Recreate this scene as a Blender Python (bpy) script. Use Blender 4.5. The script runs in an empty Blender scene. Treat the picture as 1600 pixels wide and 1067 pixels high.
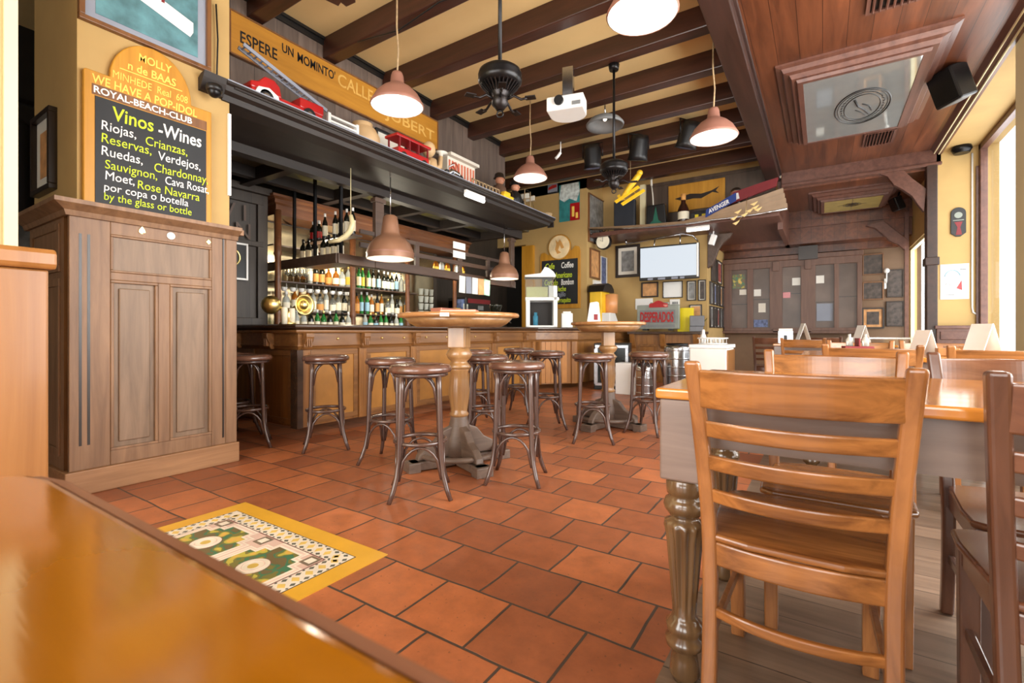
import bpy, math, random
from mathutils import Vector, Matrix
random.seed(7)
R = math.radians
PI = math.pi
sc = bpy.context.scene
col = sc.collection

# ------------------------------------------------------------------ camera, world, exposure
FPX = 745.0
THETA = math.atan(485 / 745.0)
cam_data = bpy.data.cameras.new('camera')
cam_data.sensor_width = 36.0
cam_data.lens = FPX * 36.0 / 1600.0
cam_data.shift_y = -15.5 / 1600.0
cam_data.clip_start = 0.02
cam_data.dof.use_dof = True
cam_data.dof.focus_distance = 2.6
cam_data.dof.aperture_fstop = 5.0
cam = bpy.data.objects.new('camera', cam_data)
col.objects.link(cam)
cam.location = (0, 0, 1.0)
cam.rotation_euler = (R(90), 0, THETA)
sc.camera = cam

sc.view_settings.view_transform = 'Standard'
sc.view_settings.look = 'None'
sc.view_settings.gamma = 1.0
sc.view_settings.use_curve_mapping = False
sc.view_settings.exposure = 0.0

world = bpy.data.worlds.new('daylight')
sc.world = world
world.use_nodes = True
bg = world.node_tree.nodes['Background']
bg.inputs['Color'].default_value = (0.93, 0.97, 1.0, 1)
bg.inputs['Strength'].default_value = 3.0

def area_light(name, loc, rot, sx, sy, energy, color=(1, 1, 1), portal=False):
    l = bpy.data.lights.new(name, 'AREA')
    l.shape = 'RECTANGLE'; l.size = sx; l.size_y = sy; l.energy = energy; l.color = color
    if portal:
        l.cycles.is_portal = True
    o = bpy.data.objects.new(name, l); col.objects.link(o)
    o.location = loc; o.rotation_euler = rot
    return o

def point_light(name, loc, energy, color=(1, .85, .65), size=.06, spot=None):
    l = bpy.data.lights.new(name, 'SPOT' if spot else 'POINT')
    l.energy = energy; l.color = color; l.shadow_soft_size = size
    if spot:
        l.spot_size = R(spot); l.spot_blend = .6
    o = bpy.data.objects.new(name, l); col.objects.link(o); o.location = loc
    return o

# daylight through the window openings on the right and the open front behind the camera
area_light('window_daylight', (2.04, 7.9, 2.0), (0, R(90), 0), 3.0, 3.1, 95, (1, .98, .95))
area_light('window_daylight', (2.04, 3.2, 2.0), (0, R(90), 0), 2.9, 4.2, 420, (1, .98, .95))
area_light('window_daylight', (1.58, 11.0, 1.55), (0, R(90), 0), 2.1, 1.7, 40, (1, .98, .95))
area_light('window_daylight', (-2.2, -3.02, 1.9), (R(90), 0, R(0)), 3.4, 3.2, 290, (1, .97, .92))
area_light('window_daylight', (.9, -3.02, 1.9), (R(90), 0, R(0)), 1.6, 3.2, 110, (1, .97, .92))

# ------------------------------------------------------------------ pixel helpers (a pixel on a known plane -> a place in the room)
SN, CS = math.sin(THETA), math.cos(THETA)
def _ray(px, py):
    t = (px - 800) / FPX
    return (-SN + CS * t, CS + SN * t, (518 - py) / FPX)
def at_x(px, py, X):
    r = _ray(px, py); d = X / r[0]
    return (X, d * r[1], 1 + d * r[2])
def at_y(px, py, Y):
    r = _ray(px, py); d = Y / r[1]
    return (d * r[0], Y, 1 + d * r[2])
def at_d(px, py, d):
    r = _ray(px, py)
    return (d * r[0], d * r[1], 1 + d * r[2])

# ------------------------------------------------------------------ mesh builder
class MB:
    def __init__(s):
        s.v = []; s.f = []; s.sm = []
    def _add(s, vs, fs, smooth=False):
        b = len(s.v); s.v += [tuple(p) for p in vs]
        for f in fs:
            s.f.append([b + i for i in f]); s.sm.append(smooth)
        return s
    def box(s, x0, x1, y0, y1, z0, z1):
        vs = [(x, y, z) for z in (z0, z1) for y in (y0, y1) for x in (x0, x1)]
        return s._add(vs, [(0, 2, 3, 1), (4, 5, 7, 6), (0, 1, 5, 4), (2, 6, 7, 3), (0, 4, 6, 2), (1, 3, 7, 5)])
    def obox(s, c, size, M=None):
        M = M or Matrix.Identity(3)
        c = Vector(c); h = [q / 2 for q in size]
        vs = [c + M @ Vector((x * h[0], y * h[1], z * h[2])) for z in (-1, 1) for y in (-1, 1) for x in (-1, 1)]
        return s._add(vs, [(0, 2, 3, 1), (4, 5, 7, 6), (0, 1, 5, 4), (2, 6, 7, 3), (0, 4, 6, 2), (1, 3, 7, 5)])
    def bar(s, p0, p1, w, h, up=(0, 0, 1)):
        p0, p1 = Vector(p0), Vector(p1); d = (p1 - p0); L = d.length; d.normalize()
        u = Vector(up)
        if abs(d.dot(u)) > .95: u = Vector((1, 0, 0))
        x = d.cross(u).normalized(); z = x.cross(d).normalized()
        M = Matrix((x, d, z)).transposed()
        return s.obox((p0 + p1) / 2, (w, L, h), M)
    def prism(s, pts, axis, a, b, smooth=False):
        """pts 2D outline; axis 'x': pts=(y,z); 'y': pts=(x,z); 'z': pts=(x,y)"""
        n = len(pts)
        def P(p, t):
            return {'x': (t, p[0], p[1]), 'y': (p[0], t, p[1]), 'z': (p[0], p[1], t)}[axis]
        vs = [P(p, a) for p in pts] + [P(p, b) for p in pts]
        s._add(vs, [list(range(n))[::-1], list(range(n, 2 * n))])
        k = len(s.v) - 2 * n
        for i in range(n):
            j = (i + 1) % n
            s.f.append([k + i, k + j, k + n + j, k + n + i]); s.sm.append(smooth)
        return s
    def lathe(s, prof, c=(0, 0, 0), n=20, axis='z', cap=True, flute=0, fd=0, fz=None, smooth=True):
        vs = []; fs = []
        for (r, z) in prof:
            for i in range(n):
                a = 2 * PI * i / n
                rr = r
                if flute and fz and fz[0] <= z <= fz[1]:
                    rr = r * (1 - fd * (.5 + .5 * math.cos(flute * a)))
                p = {'z': (rr * math.cos(a), rr * math.sin(a), z), 'y': (rr * math.cos(a), z, -rr * math.sin(a)), 'x': (z, rr * math.cos(a), rr * math.sin(a))}[axis]
                vs.append((p[0] + c[0], p[1] + c[1], p[2] + c[2]))
        for k in range(len(prof) - 1):
            for i in range(n):
                j = (i + 1) % n
                fs.append((k * n + i, k * n + j, (k + 1) * n + j, (k + 1) * n + i))
        s._add(vs, fs, smooth)
        if cap:
            b = len(s.v) - len(vs)
            s.f.append([b + i for i in range(n)][::-1]); s.sm.append(False)
            e = b + (len(prof) - 1) * n
            s.f.append([e + i for i in range(n)]); s.sm.append(False)
        return s
    def tube(s, pts, r, n=8, closed=False):
        pts = [Vector(p) for p in pts]; m = len(pts)
        rs = r if isinstance(r, (list, tuple)) else [r] * m
        tg = []
        for i in range(m):
            a = pts[i - 1] if (i > 0 or closed) else pts[i]
            b = pts[(i + 1) % m] if (i < m - 1 or closed) else pts[i]
            t = (b - a); tg.append(t.normalized() if t.length > 1e-9 else Vector((0, 0, 1)))
        u = Vector((0, 0, 1)) if abs(tg[0].z) < .9 else Vector((1, 0, 0))
        u = (u - tg[0] * u.dot(tg[0])).normalized()
        vs = []
        for i in range(m):
            u = (u - tg[i] * u.dot(tg[i])).normalized()
            w = tg[i].cross(u)
            for k in range(n):
                a = 2 * PI * k / n
                vs.append(pts[i] + (u * math.cos(a) + w * math.sin(a)) * rs[i])
        fs = []
        for i in range(m if closed else m - 1):
            j = (i + 1) % m
            for k in range(n):
                l = (k + 1) % n
                fs.append((i * n + k, i * n + l, j * n + l, j * n + k))
        s._add(vs, fs, True)
        if not closed:
            b = len(s.v) - len(vs)
            s.f.append([b + k for k in range(n)][::-1]); s.sm.append(False)
            s.f.append([b + (m - 1) * n + k for k in range(n)]); s.sm.append(False)
        return s
    def sph(s, c, r, sx=1, sy=1, sz=1, n=14, m=9):
        prof = [(max(1e-4, r * math.sin(PI * k / m)), -r * math.cos(PI * k / m)) for k in range(m + 1)]
        b = len(s.v)
        s.lathe(prof, (0, 0, 0), n, cap=False)
        for i in range(b, len(s.v)):
            p = s.v[i]; s.v[i] = (p[0] * sx + c[0], p[1] * sy + c[1], p[2] * sz + c[2])
        return s
    def sweep(s, prof, path, closed=False):
        """profile (out, z) swept along a horizontal path of (x, y); out is to the right of travel; mitred"""
        P = [Vector((p[0], p[1])) for p in path]; m = len(P); n = len(prof); vs = []
        for i in range(m):
            a = P[i] - P[i - 1] if (i > 0 or closed) else P[1] - P[0]
            b = P[(i + 1) % m] - P[i] if (i < m - 1 or closed) else P[-1] - P[-2]
            a = a.normalized(); b = b.normalized()
            na = Vector((a.y, -a.x)); nb = Vector((b.y, -b.x))
            nn = (na + nb); nn = nn / max(.2, (1 + na.dot(nb)))
            for (o, z) in prof:
                vs.append((P[i].x + nn.x * o, P[i].y + nn.y * o, z))
        fs = []
        for i in range(m if closed else m - 1):
            j = (i + 1) % m
            for k in range(n):
                l = (k + 1) % n
                fs.append((i * n + k, i * n + l, j * n + l, j * n + k))
        if not closed:
            fs.append(list(range(n))[::-1]); fs.append([(m - 1) * n + k for k in range(n)])
        return s._add(vs, fs)
    def frame(s, axis, c, w, h, fw, dep):
        """picture frame ring, flat on plane normal to axis ('x' or 'y'), centre c, outer w,h"""
        for (u0, u1, v0, v1) in ((-w/2, w/2, h/2 - fw, h/2), (-w/2, w/2, -h/2, -h/2 + fw), (-w/2, -w/2 + fw, -h/2 + fw, h/2 - fw), (w/2 - fw, w/2, -h/2 + fw, h/2 - fw)):
            if axis == 'y': s.box(c[0] + u0, c[0] + u1, c[1] - dep / 2, c[1] + dep / 2, c[2] + v0, c[2] + v1)
            else: s.box(c[0] - dep / 2, c[0] + dep / 2, c[1] + u0, c[1] + u1, c[2] + v0, c[2] + v1)
        return s
    def build(s, name, mat, parent=None, bevel=0, seg=2):
        me = bpy.data.meshes.new(name)
        me.from_pydata(s.v, [], s.f)
        me.polygons.foreach_set('use_smooth', s.sm)
        me.update()
        if mat: me.materials.append(mat)
        o = bpy.data.objects.new(name, me); col.objects.link(o)
        if parent: o.parent = parent
        import bmesh
        b = bmesh.new(); b.from_mesh(me); bmesh.ops.recalc_face_normals(b, faces=b.faces); b.to_mesh(me); b.free()
        if bevel:
            md = o.modifiers.new('edge', 'BEVEL'); md.width = bevel; md.segments = seg; md.limit_method = 'ANGLE'; md.angle_limit = R(40)
            md.harden_normals = False
        return o

def thing(name, label, cat, loc=(0, 0, 0), rz=0, group=None):
    o = bpy.data.objects.new(name, None); col.objects.link(o)
    o.empty_display_size = .1
    o.location = loc; o.rotation_euler = (0, 0, rz)
    o['label'] = label; o['category'] = cat
    if group: o['group'] = group
    return o
def tag(o, label, cat, group=None, kind=None):
    o['label'] = label; o['category'] = cat
    if group: o['group'] = group
    if kind: o['kind'] = kind
    return o
def struct(name, mb, mat, bevel=0):
    o = mb.build(name, mat, None, bevel); o['kind'] = 'structure'; return o
def dup(root, loc=None, rz=None, label=None, group=None):
    r = root.copy(); col.objects.link(r)
    if loc is not None: r.location = loc
    if rz is not None: r.rotation_euler = (0, 0, rz)
    if label: r['label'] = label
    if group: r['group'] = group
    for ch in list(root.children):
        c = ch.copy(); col.objects.link(c); c.parent = r
        for g in list(ch.children):
            d = g.copy(); col.objects.link(d); d.parent = c
    return r
ONES = 'zeroth first second third fourth fifth sixth seventh eighth ninth tenth eleventh twelfth thirteenth fourteenth fifteenth sixteenth seventeenth eighteenth nineteenth'.split()
def nth(i):
    if i < 20: return ONES[i]
    t = {2: 'twent', 3: 'thirt', 4: 'fort'}[i // 10]
    return t + 'ieth' if i % 10 == 0 else t + 'y-' + ONES[i % 10]

def text(body, size, mat, parent, loc, rot, name='lettering', align='LEFT', shear=0, ext=.0015, sx=1.0, bold=0):
    c = bpy.data.curves.new(name, 'FONT')
    c.body = body; c.size = size; c.align_x = align; c.extrude = ext; c.shear = shear; c.resolution_u = 3; c.offset = bold
    c.materials.append(mat)
    o = bpy.data.objects.new(name, c); col.objects.link(o)
    bpy.context.view_layer.update()
    me = bpy.data.meshes.new_from_object(o.evaluated_get(bpy.context.evaluated_depsgraph_get()))
    bpy.data.objects.remove(o); bpy.data.curves.remove(c)
    me.name = name
    if not me.materials: me.materials.append(mat)
    o = bpy.data.objects.new(name, me); col.objects.link(o)
    o.parent = parent; o.location = loc; o.rotation_euler = rot; o.scale = (sx, 1, 1)
    return o
FX = (R(90), 0, R(90))     # lettering on a face that looks to +X
FY = (R(90), 0, 0)         # lettering on a face that looks to -Y

# ------------------------------------------------------------------ materials
def lin(c):
    return tuple((x / 255 / 12.92) if x / 255 <= .04045 else ((x / 255 + .055) / 1.055) ** 2.4 for x in c) + (1,)
def _bsdf(name):
    m = bpy.data.materials.new(name); m.use_nodes = True
    return m, m.node_tree, m.node_tree.nodes['Principled BSDF']
def plain(name, c, rough=.5, metal=0.0, spec=.5, var=.12, scale=6.0, coat=0, bump=0):
    m, t, b = _bsdf(name)
    b.inputs['Roughness'].default_value = rough; b.inputs['Metallic'].default_value = metal
    b.inputs['Specular IOR Level'].default_value = spec; b.inputs['Coat Weight'].default_value = coat
    c = lin(c)
    tc = t.nodes.new('ShaderNodeTexCoord'); nz = t.nodes.new('ShaderNodeTexNoise'); rp = t.nodes.new('ShaderNodeValToRGB')
    nz.inputs['Scale'].default_value = scale; nz.inputs['Detail'].default_value = 4
    rp.color_ramp.elements[0].position = .3; rp.color_ramp.elements[1].position = .7
    rp.color_ramp.elements[0].color = tuple(x * (1 - var) for x in c[:3]) + (1,)
    rp.color_ramp.elements[1].color = tuple(min(1, x * (1 + var)) for x in c[:3]) + (1,)
    t.links.new(tc.outputs['Object'], nz.inputs['Vector']); t.links.new(nz.outputs['Fac'], rp.inputs['Fac']); t.links.new(rp.outputs['Color'], b.inputs['Base Color'])
    if bump:
        bp = t.nodes.new('ShaderNodeBump'); bp.inputs['Strength'].default_value = bump; bp.inputs['Distance'].default_value = .01
        t.links.new(nz.outputs['Fac'], bp.inputs['Height']); t.links.new(bp.outputs['Normal'], b.inputs['Normal'])
    return m
def wood(name, c0, c1, axis='z', scale=1.0, rough=.4, coat=0.0, plank=0, pax=0, spec=.5, gap=.004, plen=30.0, contrast=1.0):
    """grain stretched along axis; plank > 0 adds board joints every `plank` m across pax (0 x, 1 y, 2 z)"""
    m, t, b = _bsdf(name)
    N = t.nodes.new; L = t.links.new
    tc = N('ShaderNodeTexCoord'); mp = N('ShaderNodeMapping')
    k = {'x': (1.2, 14, 14), 'y': (14, 1.2, 14), 'z': (14, 14, 1.2)}[axis]
    mp.inputs['Scale'].default_value = tuple(q * scale for q in k)
    L(tc.outputs['Object'], mp.inputs['Vector'])
    nz = N('ShaderNodeTexNoise'); nz.inputs['Scale'].default_value = 1.6; nz.inputs['Detail'].default_value = 6; nz.inputs['Roughness'].default_value = .6; nz.inputs['Distortion'].default_value = .6
    L(mp.outputs['Vector'], nz.inputs['Vector'])
    rp = N('ShaderNodeValToRGB'); e = rp.color_ramp.elements
    w = .22 / contrast
    e[0].position = .5 - w; e[1].position = .5 + w; e[0].color = lin(c0); e[1].color = lin(c1)
    L(nz.outputs['Fac'], rp.inputs['Fac'])
    out = rp.outputs['Color']
    if plank:
        sp = N('ShaderNodeSeparateXYZ'); L(tc.outputs['Object'], sp.inputs[0])
        dv = N('ShaderNodeMath'); dv.operation = 'DIVIDE'; dv.inputs[1].default_value = plank; L(sp.outputs[pax], dv.inputs[0])
        fl = N('ShaderNodeMath'); fl.operation = 'FLOOR'; L(dv.outputs[0], fl.inputs[0])
        fr = N('ShaderNodeMath'); fr.operation = 'FRACT'; L(dv.outputs[0], fr.inputs[0])
        wn = N('ShaderNodeTexWhiteNoise'); wn.noise_dimensions = '1D'; L(fl.outputs[0], wn.inputs['W'])
        mr = N('ShaderNodeMapRange'); mr.inputs['To Min'].default_value = .78; mr.inputs['To Max'].default_value = 1.16; L(wn.outputs['Value'], mr.inputs['Value'])
        vm = N('ShaderNodeVectorMath'); vm.operation = 'SCALE'; L(out, vm.inputs[0]); L(mr.outputs[0], vm.inputs['Scale'])
        lt = N('ShaderNodeMath'); lt.operation = 'LESS_THAN'; lt.inputs[1].default_value = gap / plank; L(fr.outputs[0], lt.inputs[0])
        mx = N('ShaderNodeMix'); mx.data_type = 'RGBA'; L(lt.outputs[0], mx.inputs['Factor']); L(vm.outputs[0], mx.inputs['A'])
        mx.inputs['B'].default_value = tuple(x * .22 for x in lin(c0)[:3]) + (1,)
        out = mx.outputs['Result']
    L(out, b.inputs['Base Color'])
    b.inputs['Roughness'].default_value = rough; b.inputs['Coat Weight'].default_value = coat; b.inputs['Coat Roughness'].default_value = .12
    b.inputs['Specular IOR Level'].default_value = spec
    bp = N('ShaderNodeBump'); bp.inputs['Strength'].default_value = .06; bp.inputs['Distance'].default_value = .01
    L(nz.outputs['Fac'], bp.inputs['Height']); L(bp.outputs['Normal'], b.inputs['Normal'])
    return m
def emit(name, c, s):
    m, t, b = _bsdf(name)
    b.inputs['Base Color'].default_value = (.02, .02, .02, 1); b.inputs['Emission Color'].default_value = lin(c); b.inputs['Emission Strength'].default_value = s
    return m
def glass(name, c, rough=.03, trans=.9):
    m, t, b = _bsdf(name)
    b.inputs['Base Color'].default_value = lin(c); b.inputs['Roughness'].default_value = rough
    b.inputs['Transmission Weight'].default_value = trans; b.inputs['IOR'].default_value = 1.3
    return m
def tiles():
    m, t, b = _bsdf('terracotta_tile')
    N = t.nodes.new; L = t.links.new
    tc = N('ShaderNodeTexCoord'); mp = N('ShaderNodeMapping'); mp.inputs['Location'].default_value = (.195, -.05, 0)
    nd = N('ShaderNodeTexNoise'); nd.inputs['Scale'].default_value = 3.5
    ds = N('ShaderNodeVectorMath'); ds.operation = 'MULTIPLY_ADD'; ds.inputs[1].default_value = (.022, .022, 0)
    L(tc.outputs['Object'], nd.inputs['Vector']); L(nd.outputs['Color'], ds.inputs[0]); L(tc.outputs['Object'], ds.inputs[2])
    L(ds.outputs[0], mp.inputs['Vector'])
    br = N('ShaderNodeTexBrick'); br.offset = .5; br.squash = 1
    br.inputs['Scale'].default_value = 1; br.inputs['Brick Width'].default_value = .30; br.inputs['Row Height'].default_value = .285
    br.inputs['Mortar Size'].default_value = .006; br.inputs['Mortar Smooth'].default_value = .3; br.inputs['Bias'].default_value = 0
    br.inputs['Color1'].default_value = lin((184, 110, 67)); br.inputs['Color2'].default_value = lin((140, 81, 52)); br.inputs['Mortar'].default_value = lin((74, 62, 54))
    L(mp.outputs['Vector'], br.inputs['Vector'])
    nz = N('ShaderNodeTexNoise'); nz.inputs['Scale'].default_value = 9; nz.inputs['Detail'].default_value = 8; nz.inputs['Roughness'].default_value = .7
    L(tc.outputs['Object'], nz.inputs['Vector'])
    mr = N('ShaderNodeMapRange'); mr.inputs['From Min'].default_value = .3; mr.inputs['From Max'].default_value = .7; mr.inputs['To Min'].default_value = .75; mr.inputs['To Max'].default_value = 1.2
    L(nz.outputs['Fac'], mr.inputs['Value'])
    vm = N('ShaderNodeVectorMath'); vm.operation = 'SCALE'; L(br.outputs['Color'], vm.inputs[0]); L(mr.outputs[0], vm.inputs['Scale'])
    pit = N('ShaderNodeTexNoise'); pit.inputs['Scale'].default_value = 60; pit.inputs['Detail'].default_value = 3; L(tc.outputs['Object'], pit.inputs['Vector'])
    pr = N('ShaderNodeMapRange'); pr.inputs['From Min'].default_value = .66; pr.inputs['From Max'].default_value = .72; L(pit.outputs['Fac'], pr.inputs['Value'])
    pm_ = N('ShaderNodeMix'); pm_.data_type = 'RGBA'; pm_.inputs['B'].default_value = lin((96, 62, 42)); L(vm.outputs[0], pm_.inputs['A'])
    pf = N('ShaderNodeMath'); pf.operation = 'MULTIPLY'; pf.inputs[1].default_value = .7; L(pr.outputs[0], pf.inputs[0]); L(pf.outputs[0], pm_.inputs['Factor'])
    L(pm_.outputs['Result'], b.inputs['Base Color'])
    r2 = N('ShaderNodeMapRange'); r2.inputs['To Min'].default_value = .3; r2.inputs['To Max'].default_value = .58; L(nz.outputs['Fac'], r2.inputs['Value']); L(r2.outputs[0], b.inputs['Roughness'])
    b.inputs['Specular IOR Level'].default_value = .45
    h = N('ShaderNodeMath'); h.operation = 'MULTIPLY_ADD'; h.inputs[1].default_value = -1.0; L(br.outputs['Fac'], h.inputs[0])
    n3 = N('ShaderNodeMath'); n3.operation = 'MULTIPLY'; n3.inputs[1].default_value = .35; L(nz.outputs['Fac'], n3.inputs[0]); L(n3.outputs[0], h.inputs[2])
    bp = N('ShaderNodeBump'); bp.inputs['Strength'].default_value = .5; bp.inputs['Distance'].default_value = .006
    L(h.outputs[0], bp.inputs['Height']); L(bp.outputs['Normal'], b.inputs['Normal'])
    return m

M = {}
M['tile'] = tiles()
M['planks'] = wood('grey_floor_boards', (92, 74, 60), (132, 110, 92), 'x', .8, .35, plank=.16, pax=1)
M['yellow'] = plain('yellow_plaster', (184, 152, 96), .75, var=.07, scale=2.5)
M['cream'] = plain('cream_plaster', (226, 214, 172), .7, var=.04, scale=2)
M['ceil'] = plain('cream_ceiling', (226, 196, 138), .8, var=.06, scale=1.5)
M['beam'] = wood('dark_beam', (44, 24, 17), (72, 40, 29), 'x', .6, .35)
M['beamy'] = wood('dark_beam_long', (40, 24, 19), (62, 38, 30), 'y', .6, .35)
M['wceil'] = wood('red_brown_boards', (76, 41, 25), (122, 70, 43), 'y', .5, .32, plank=.19, pax=0)
M['wframe'] = wood('red_brown_moulding', (80, 49, 40), (112, 74, 60), 'y', .6, .35)
M['cab'] = wood('weathered_oak', (112, 82, 58), (152, 116, 84), 'z', .8, .5)
M['cabp'] = wood('weathered_panel', (110, 88, 68), (146, 120, 96), 'z', .8, .5)
M['cabx'] = wood('weathered_oak_cross', (138, 98, 64), (174, 130, 90), 'y', .8, .5)
M['bar'] = wood('honey_oak', (118, 76, 36), (164, 112, 58), 'z', .8, .35, coat=.2)
M['barx'] = wood('honey_oak_cross', (110, 72, 38), (150, 104, 58), 'y', .8, .32, coat=.2)
M['bardk'] = wood('dark_counter', (52, 36, 26), (78, 56, 40), 'y', .8, .22, coat=.3)
M['canopy'] = wood('dark_canopy', (26, 20, 17), (44, 34, 28), 'y', .6, .55)
M['plankw'] = wood('grey_brown_boarding', (84, 70, 62), (112, 96, 86), 'z', .7, .55, plank=.22, pax=1)
M['plankd'] = wood('dark_boarding', (46, 38, 31), (62, 52, 43), 'z', .7, .5, plank=.3, pax=1)
M['rack'] = wood('brown_rack', (66, 48, 38), (92, 70, 56), 'y', .7, .4)
M['orange'] = wood('orange_wood', (84, 48, 26), (118, 72, 40), 'y', .7, .45)
M['stool'] = wood('dark_bentwood', (60, 42, 37), (94, 70, 60), 'z', .8, .25, coat=.5)
M['seat'] = wood('stool_seat', (84, 56, 45), (118, 82, 66), 'x', .8, .25, coat=.5)
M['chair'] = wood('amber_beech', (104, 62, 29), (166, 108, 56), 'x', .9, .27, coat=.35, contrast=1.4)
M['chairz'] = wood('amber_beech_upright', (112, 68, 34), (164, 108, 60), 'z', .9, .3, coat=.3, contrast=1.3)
M['chaird'] = wood('shaded_beech', (88, 52, 34), (120, 76, 52), 'x', 1.0, .25, coat=.4)  # same beech as the amber chairs, with shade darkened into the colour
M['chair_shadez'] = wood('shaded_beech_upright', (74, 46, 34), (104, 68, 50), 'z', 1.0, .3, coat=.3)  # upright grain of the shade-darkened beech
M['ttop'] = wood('varnished_top', (168, 100, 34), (206, 138, 60), 'x', .7, .1, coat=.6)
M['apron'] = wood('grey_brown_apron', (104, 86, 76), (132, 112, 100), 'x', .7, .35, coat=.2)
M['tleg'] = wood('turned_leg', (72, 52, 34), (114, 86, 56), 'z', .7, .18, coat=.5)
M['bench'] = wood('orange_varnish', (118, 68, 3), (152, 94, 8), 'x', .35, .12, coat=.5, contrast=.7)
M['benchedge'] = wood('worn_brown_edge', (96, 58, 36), (134, 88, 62), 'x', .7, .4)
M['pine'] = wood('pale_pine', (132, 84, 38), (170, 116, 62), 'z', .5, .35, coat=.15)
M['ht'] = wood('oak_table', (132, 94, 56), (172, 130, 84), 'z', .7, .3, coat=.3)
M['httop'] = wood('oak_table_top', (150, 100, 56), (192, 140, 90), 'x', .7, .18, coat=.4)
M['grey_w'] = wood('worn_grey_wood', (84, 68, 58), (116, 96, 82), 'x', .8, .5)
M['black'] = plain('black', (22, 21, 22), .4)
M['blackm'] = plain('black_metal', (30, 29, 30), .3, .6)
M['iron'] = plain('dark_iron', (44, 40, 40), .35, .7)
M['board'] = plain('chalkboard', (28, 30, 33), .6, var=.2)
M['white'] = plain('white', (235, 234, 230), .4, var=.02)
M['paper'] = plain('paper', (232, 230, 222), .6, var=.03)
M['whitecalk'] = plain('white_chalk', (244, 242, 236), .7, var=.02)
M['greenchalk'] = plain('green_chalk', (196, 216, 44), .7, var=.04)
M['goldpaint'] = plain('yellow_paint', (246, 204, 92), .6, var=.05)
M['ochre'] = wood('ochre_painted_wood', (172, 116, 22), (204, 146, 44), 'z', .5, .5)
M['ochrey'] = wood('ochre_sign_wood', (158, 104, 24), (190, 132, 40), 'y', .5, .5)
M['brass'] = plain('brass', (236, 212, 140), .32, 1.0, var=.08)
M['steel'] = plain('steel', (190, 192, 196), .22, 1.0, var=.05)
M['dullgold'] = plain('dull_gold_paint', (206, 160, 78), .6)
M['copper'] = plain('copper_shade', (142, 102, 78), .4, .2, var=.1)
M['rose'] = plain('rose_brown_enamel', (150, 104, 88), .45, var=.12)
M['enamel'] = plain('white_enamel', (214, 214, 212), .35, var=.02)
M['bulb'] = emit('bulb', (255, 244, 220), 5)
M['tubelamp'] = emit('tube_lamp', (255, 252, 244), 5)
M['screen'] = emit('screen', (222, 231, 240), .95)
M['red'] = plain('red_paint', (170, 28, 30), .3, coat=.3)
M['redd'] = plain('dark_red', (120, 24, 30), .5)
M['greensign'] = plain('deep_green', (22, 92, 72), .5)
M['blue'] = plain('blue_paint', (28, 52, 120), .4)
M['yel'] = plain('bright_yellow', (236, 214, 24), .5, var=.04)
M['yeltoy'] = plain('toy_yellow', (238, 190, 40), .4)
M['beige'] = plain('beige_ceramic', (206, 172, 128), .5)
M['greyp'] = plain('grey_panel', (120, 122, 122), .5)
M['sage'] = plain('sage_grey', (138, 144, 134), .5)
M['mirror'] = plain('pale_mirror', (176, 180, 178), .05, .6, var=.04)
M['mirror_y'] = plain('yellowed_mirror', (176, 156, 88), .25, .1)
M['backmirror'] = plain('bar_mirror', (150, 132, 100), .12, .9)
M['clear'] = glass('clear_glass', (235, 240, 238))
M['frosted'] = glass('frosted_bottle', (222, 226, 218), .2, .55)
M['g_green'] = glass('green_glass', (60, 150, 70), .08, .5)
M['g_dark'] = plain('dark_glass', (24, 26, 20), .12)
M['g_amber'] = glass('amber_glass', (196, 120, 40), .08, .5)
M['g_blue'] = glass('blue_glass', (90, 170, 200), .08, .5)
M['juice'] = plain('lime_juice', (206, 206, 140), .3)
M['orangej'] = plain('orange_juice', (214, 150, 96), .3)
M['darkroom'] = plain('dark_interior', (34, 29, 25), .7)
M['sea'] = plain('sea_painting', (84, 128, 136), .5, var=.45, scale=7)
M['bwphoto'] = plain('grey_photo', (130, 130, 128), .4, var=.5, scale=9)
M['sepia'] = plain('sepia_print', (204, 150, 96), .5, var=.25, scale=12)
M['bluepic'] = plain('blue_print', (96, 110, 150), .5, var=.6, scale=18)
M['redpic'] = plain('red_print', (150, 70, 64), .5, var=.5, scale=16)
M['darkpic'] = plain('dark_print', (70, 60, 54), .45, var=.6, scale=14)
M['teal'] = plain('teal_poster', (52, 128, 128), .5, var=.3, scale=8)
M['fanblade'] = wood('fan_blade', (46, 26, 18), (70, 42, 30), 'x', .8, .35)
M['straw'] = plain('straw', (166, 140, 104), .7, var=.3, scale=30)
M['pink'] = plain('pink_copper', (226, 150, 128), .3, .4)
M['mat'] = plain('picture_mount', (224, 218, 204), .6, var=.03)
M['greymat'] = plain('grey_blue_mount', (140, 146, 160), .6, var=.05)
M['pframe'] = wood('brown_frame', (98, 62, 34), (134, 90, 52), 'z', .8, .35)
M['dframe'] = plain('dark_frame', (44, 34, 28), .35)

# ------------------------------------------------------------------ the setting
ZW = 3.75       # boarded ceiling
struct('floor', MB().box(-7.2, -.4, -3.2, 12.2, -.12, 0), M['tile'])
struct('floor_boards', MB().box(-.4, 2.6, -3.2, 12.2, -.12, 0), M['planks'])
struct('ceiling', MB().box(-7.2, -.62, -3.2, 10.0, 4.12, 4.22), M['ceil'])
struct('ceiling_boarded', MB().box(-.64, 1.52, -3.2, 9.6, ZW, ZW + .1), M['wceil'])
for i, y in enumerate((.05, .87, 1.68, 2.5, 3.3, 4.12, 4.95, 5.77, 6.6, 7.42, 8.25, 9.07)):
    struct('trim_%d' % (i + 1), MB().box(-4.5 if y < 6.6 else -6.2, -.72, y - .15, y, 3.9, 4.13), M['beam'], .012)
struct('trim_13', MB().box(-.84, -.62, -3.2, 9.62, 3.64, 4.13).box(-.87, -.59, -3.2, 9.62, 3.74, 3.78), M['beamy'], .01)
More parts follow.
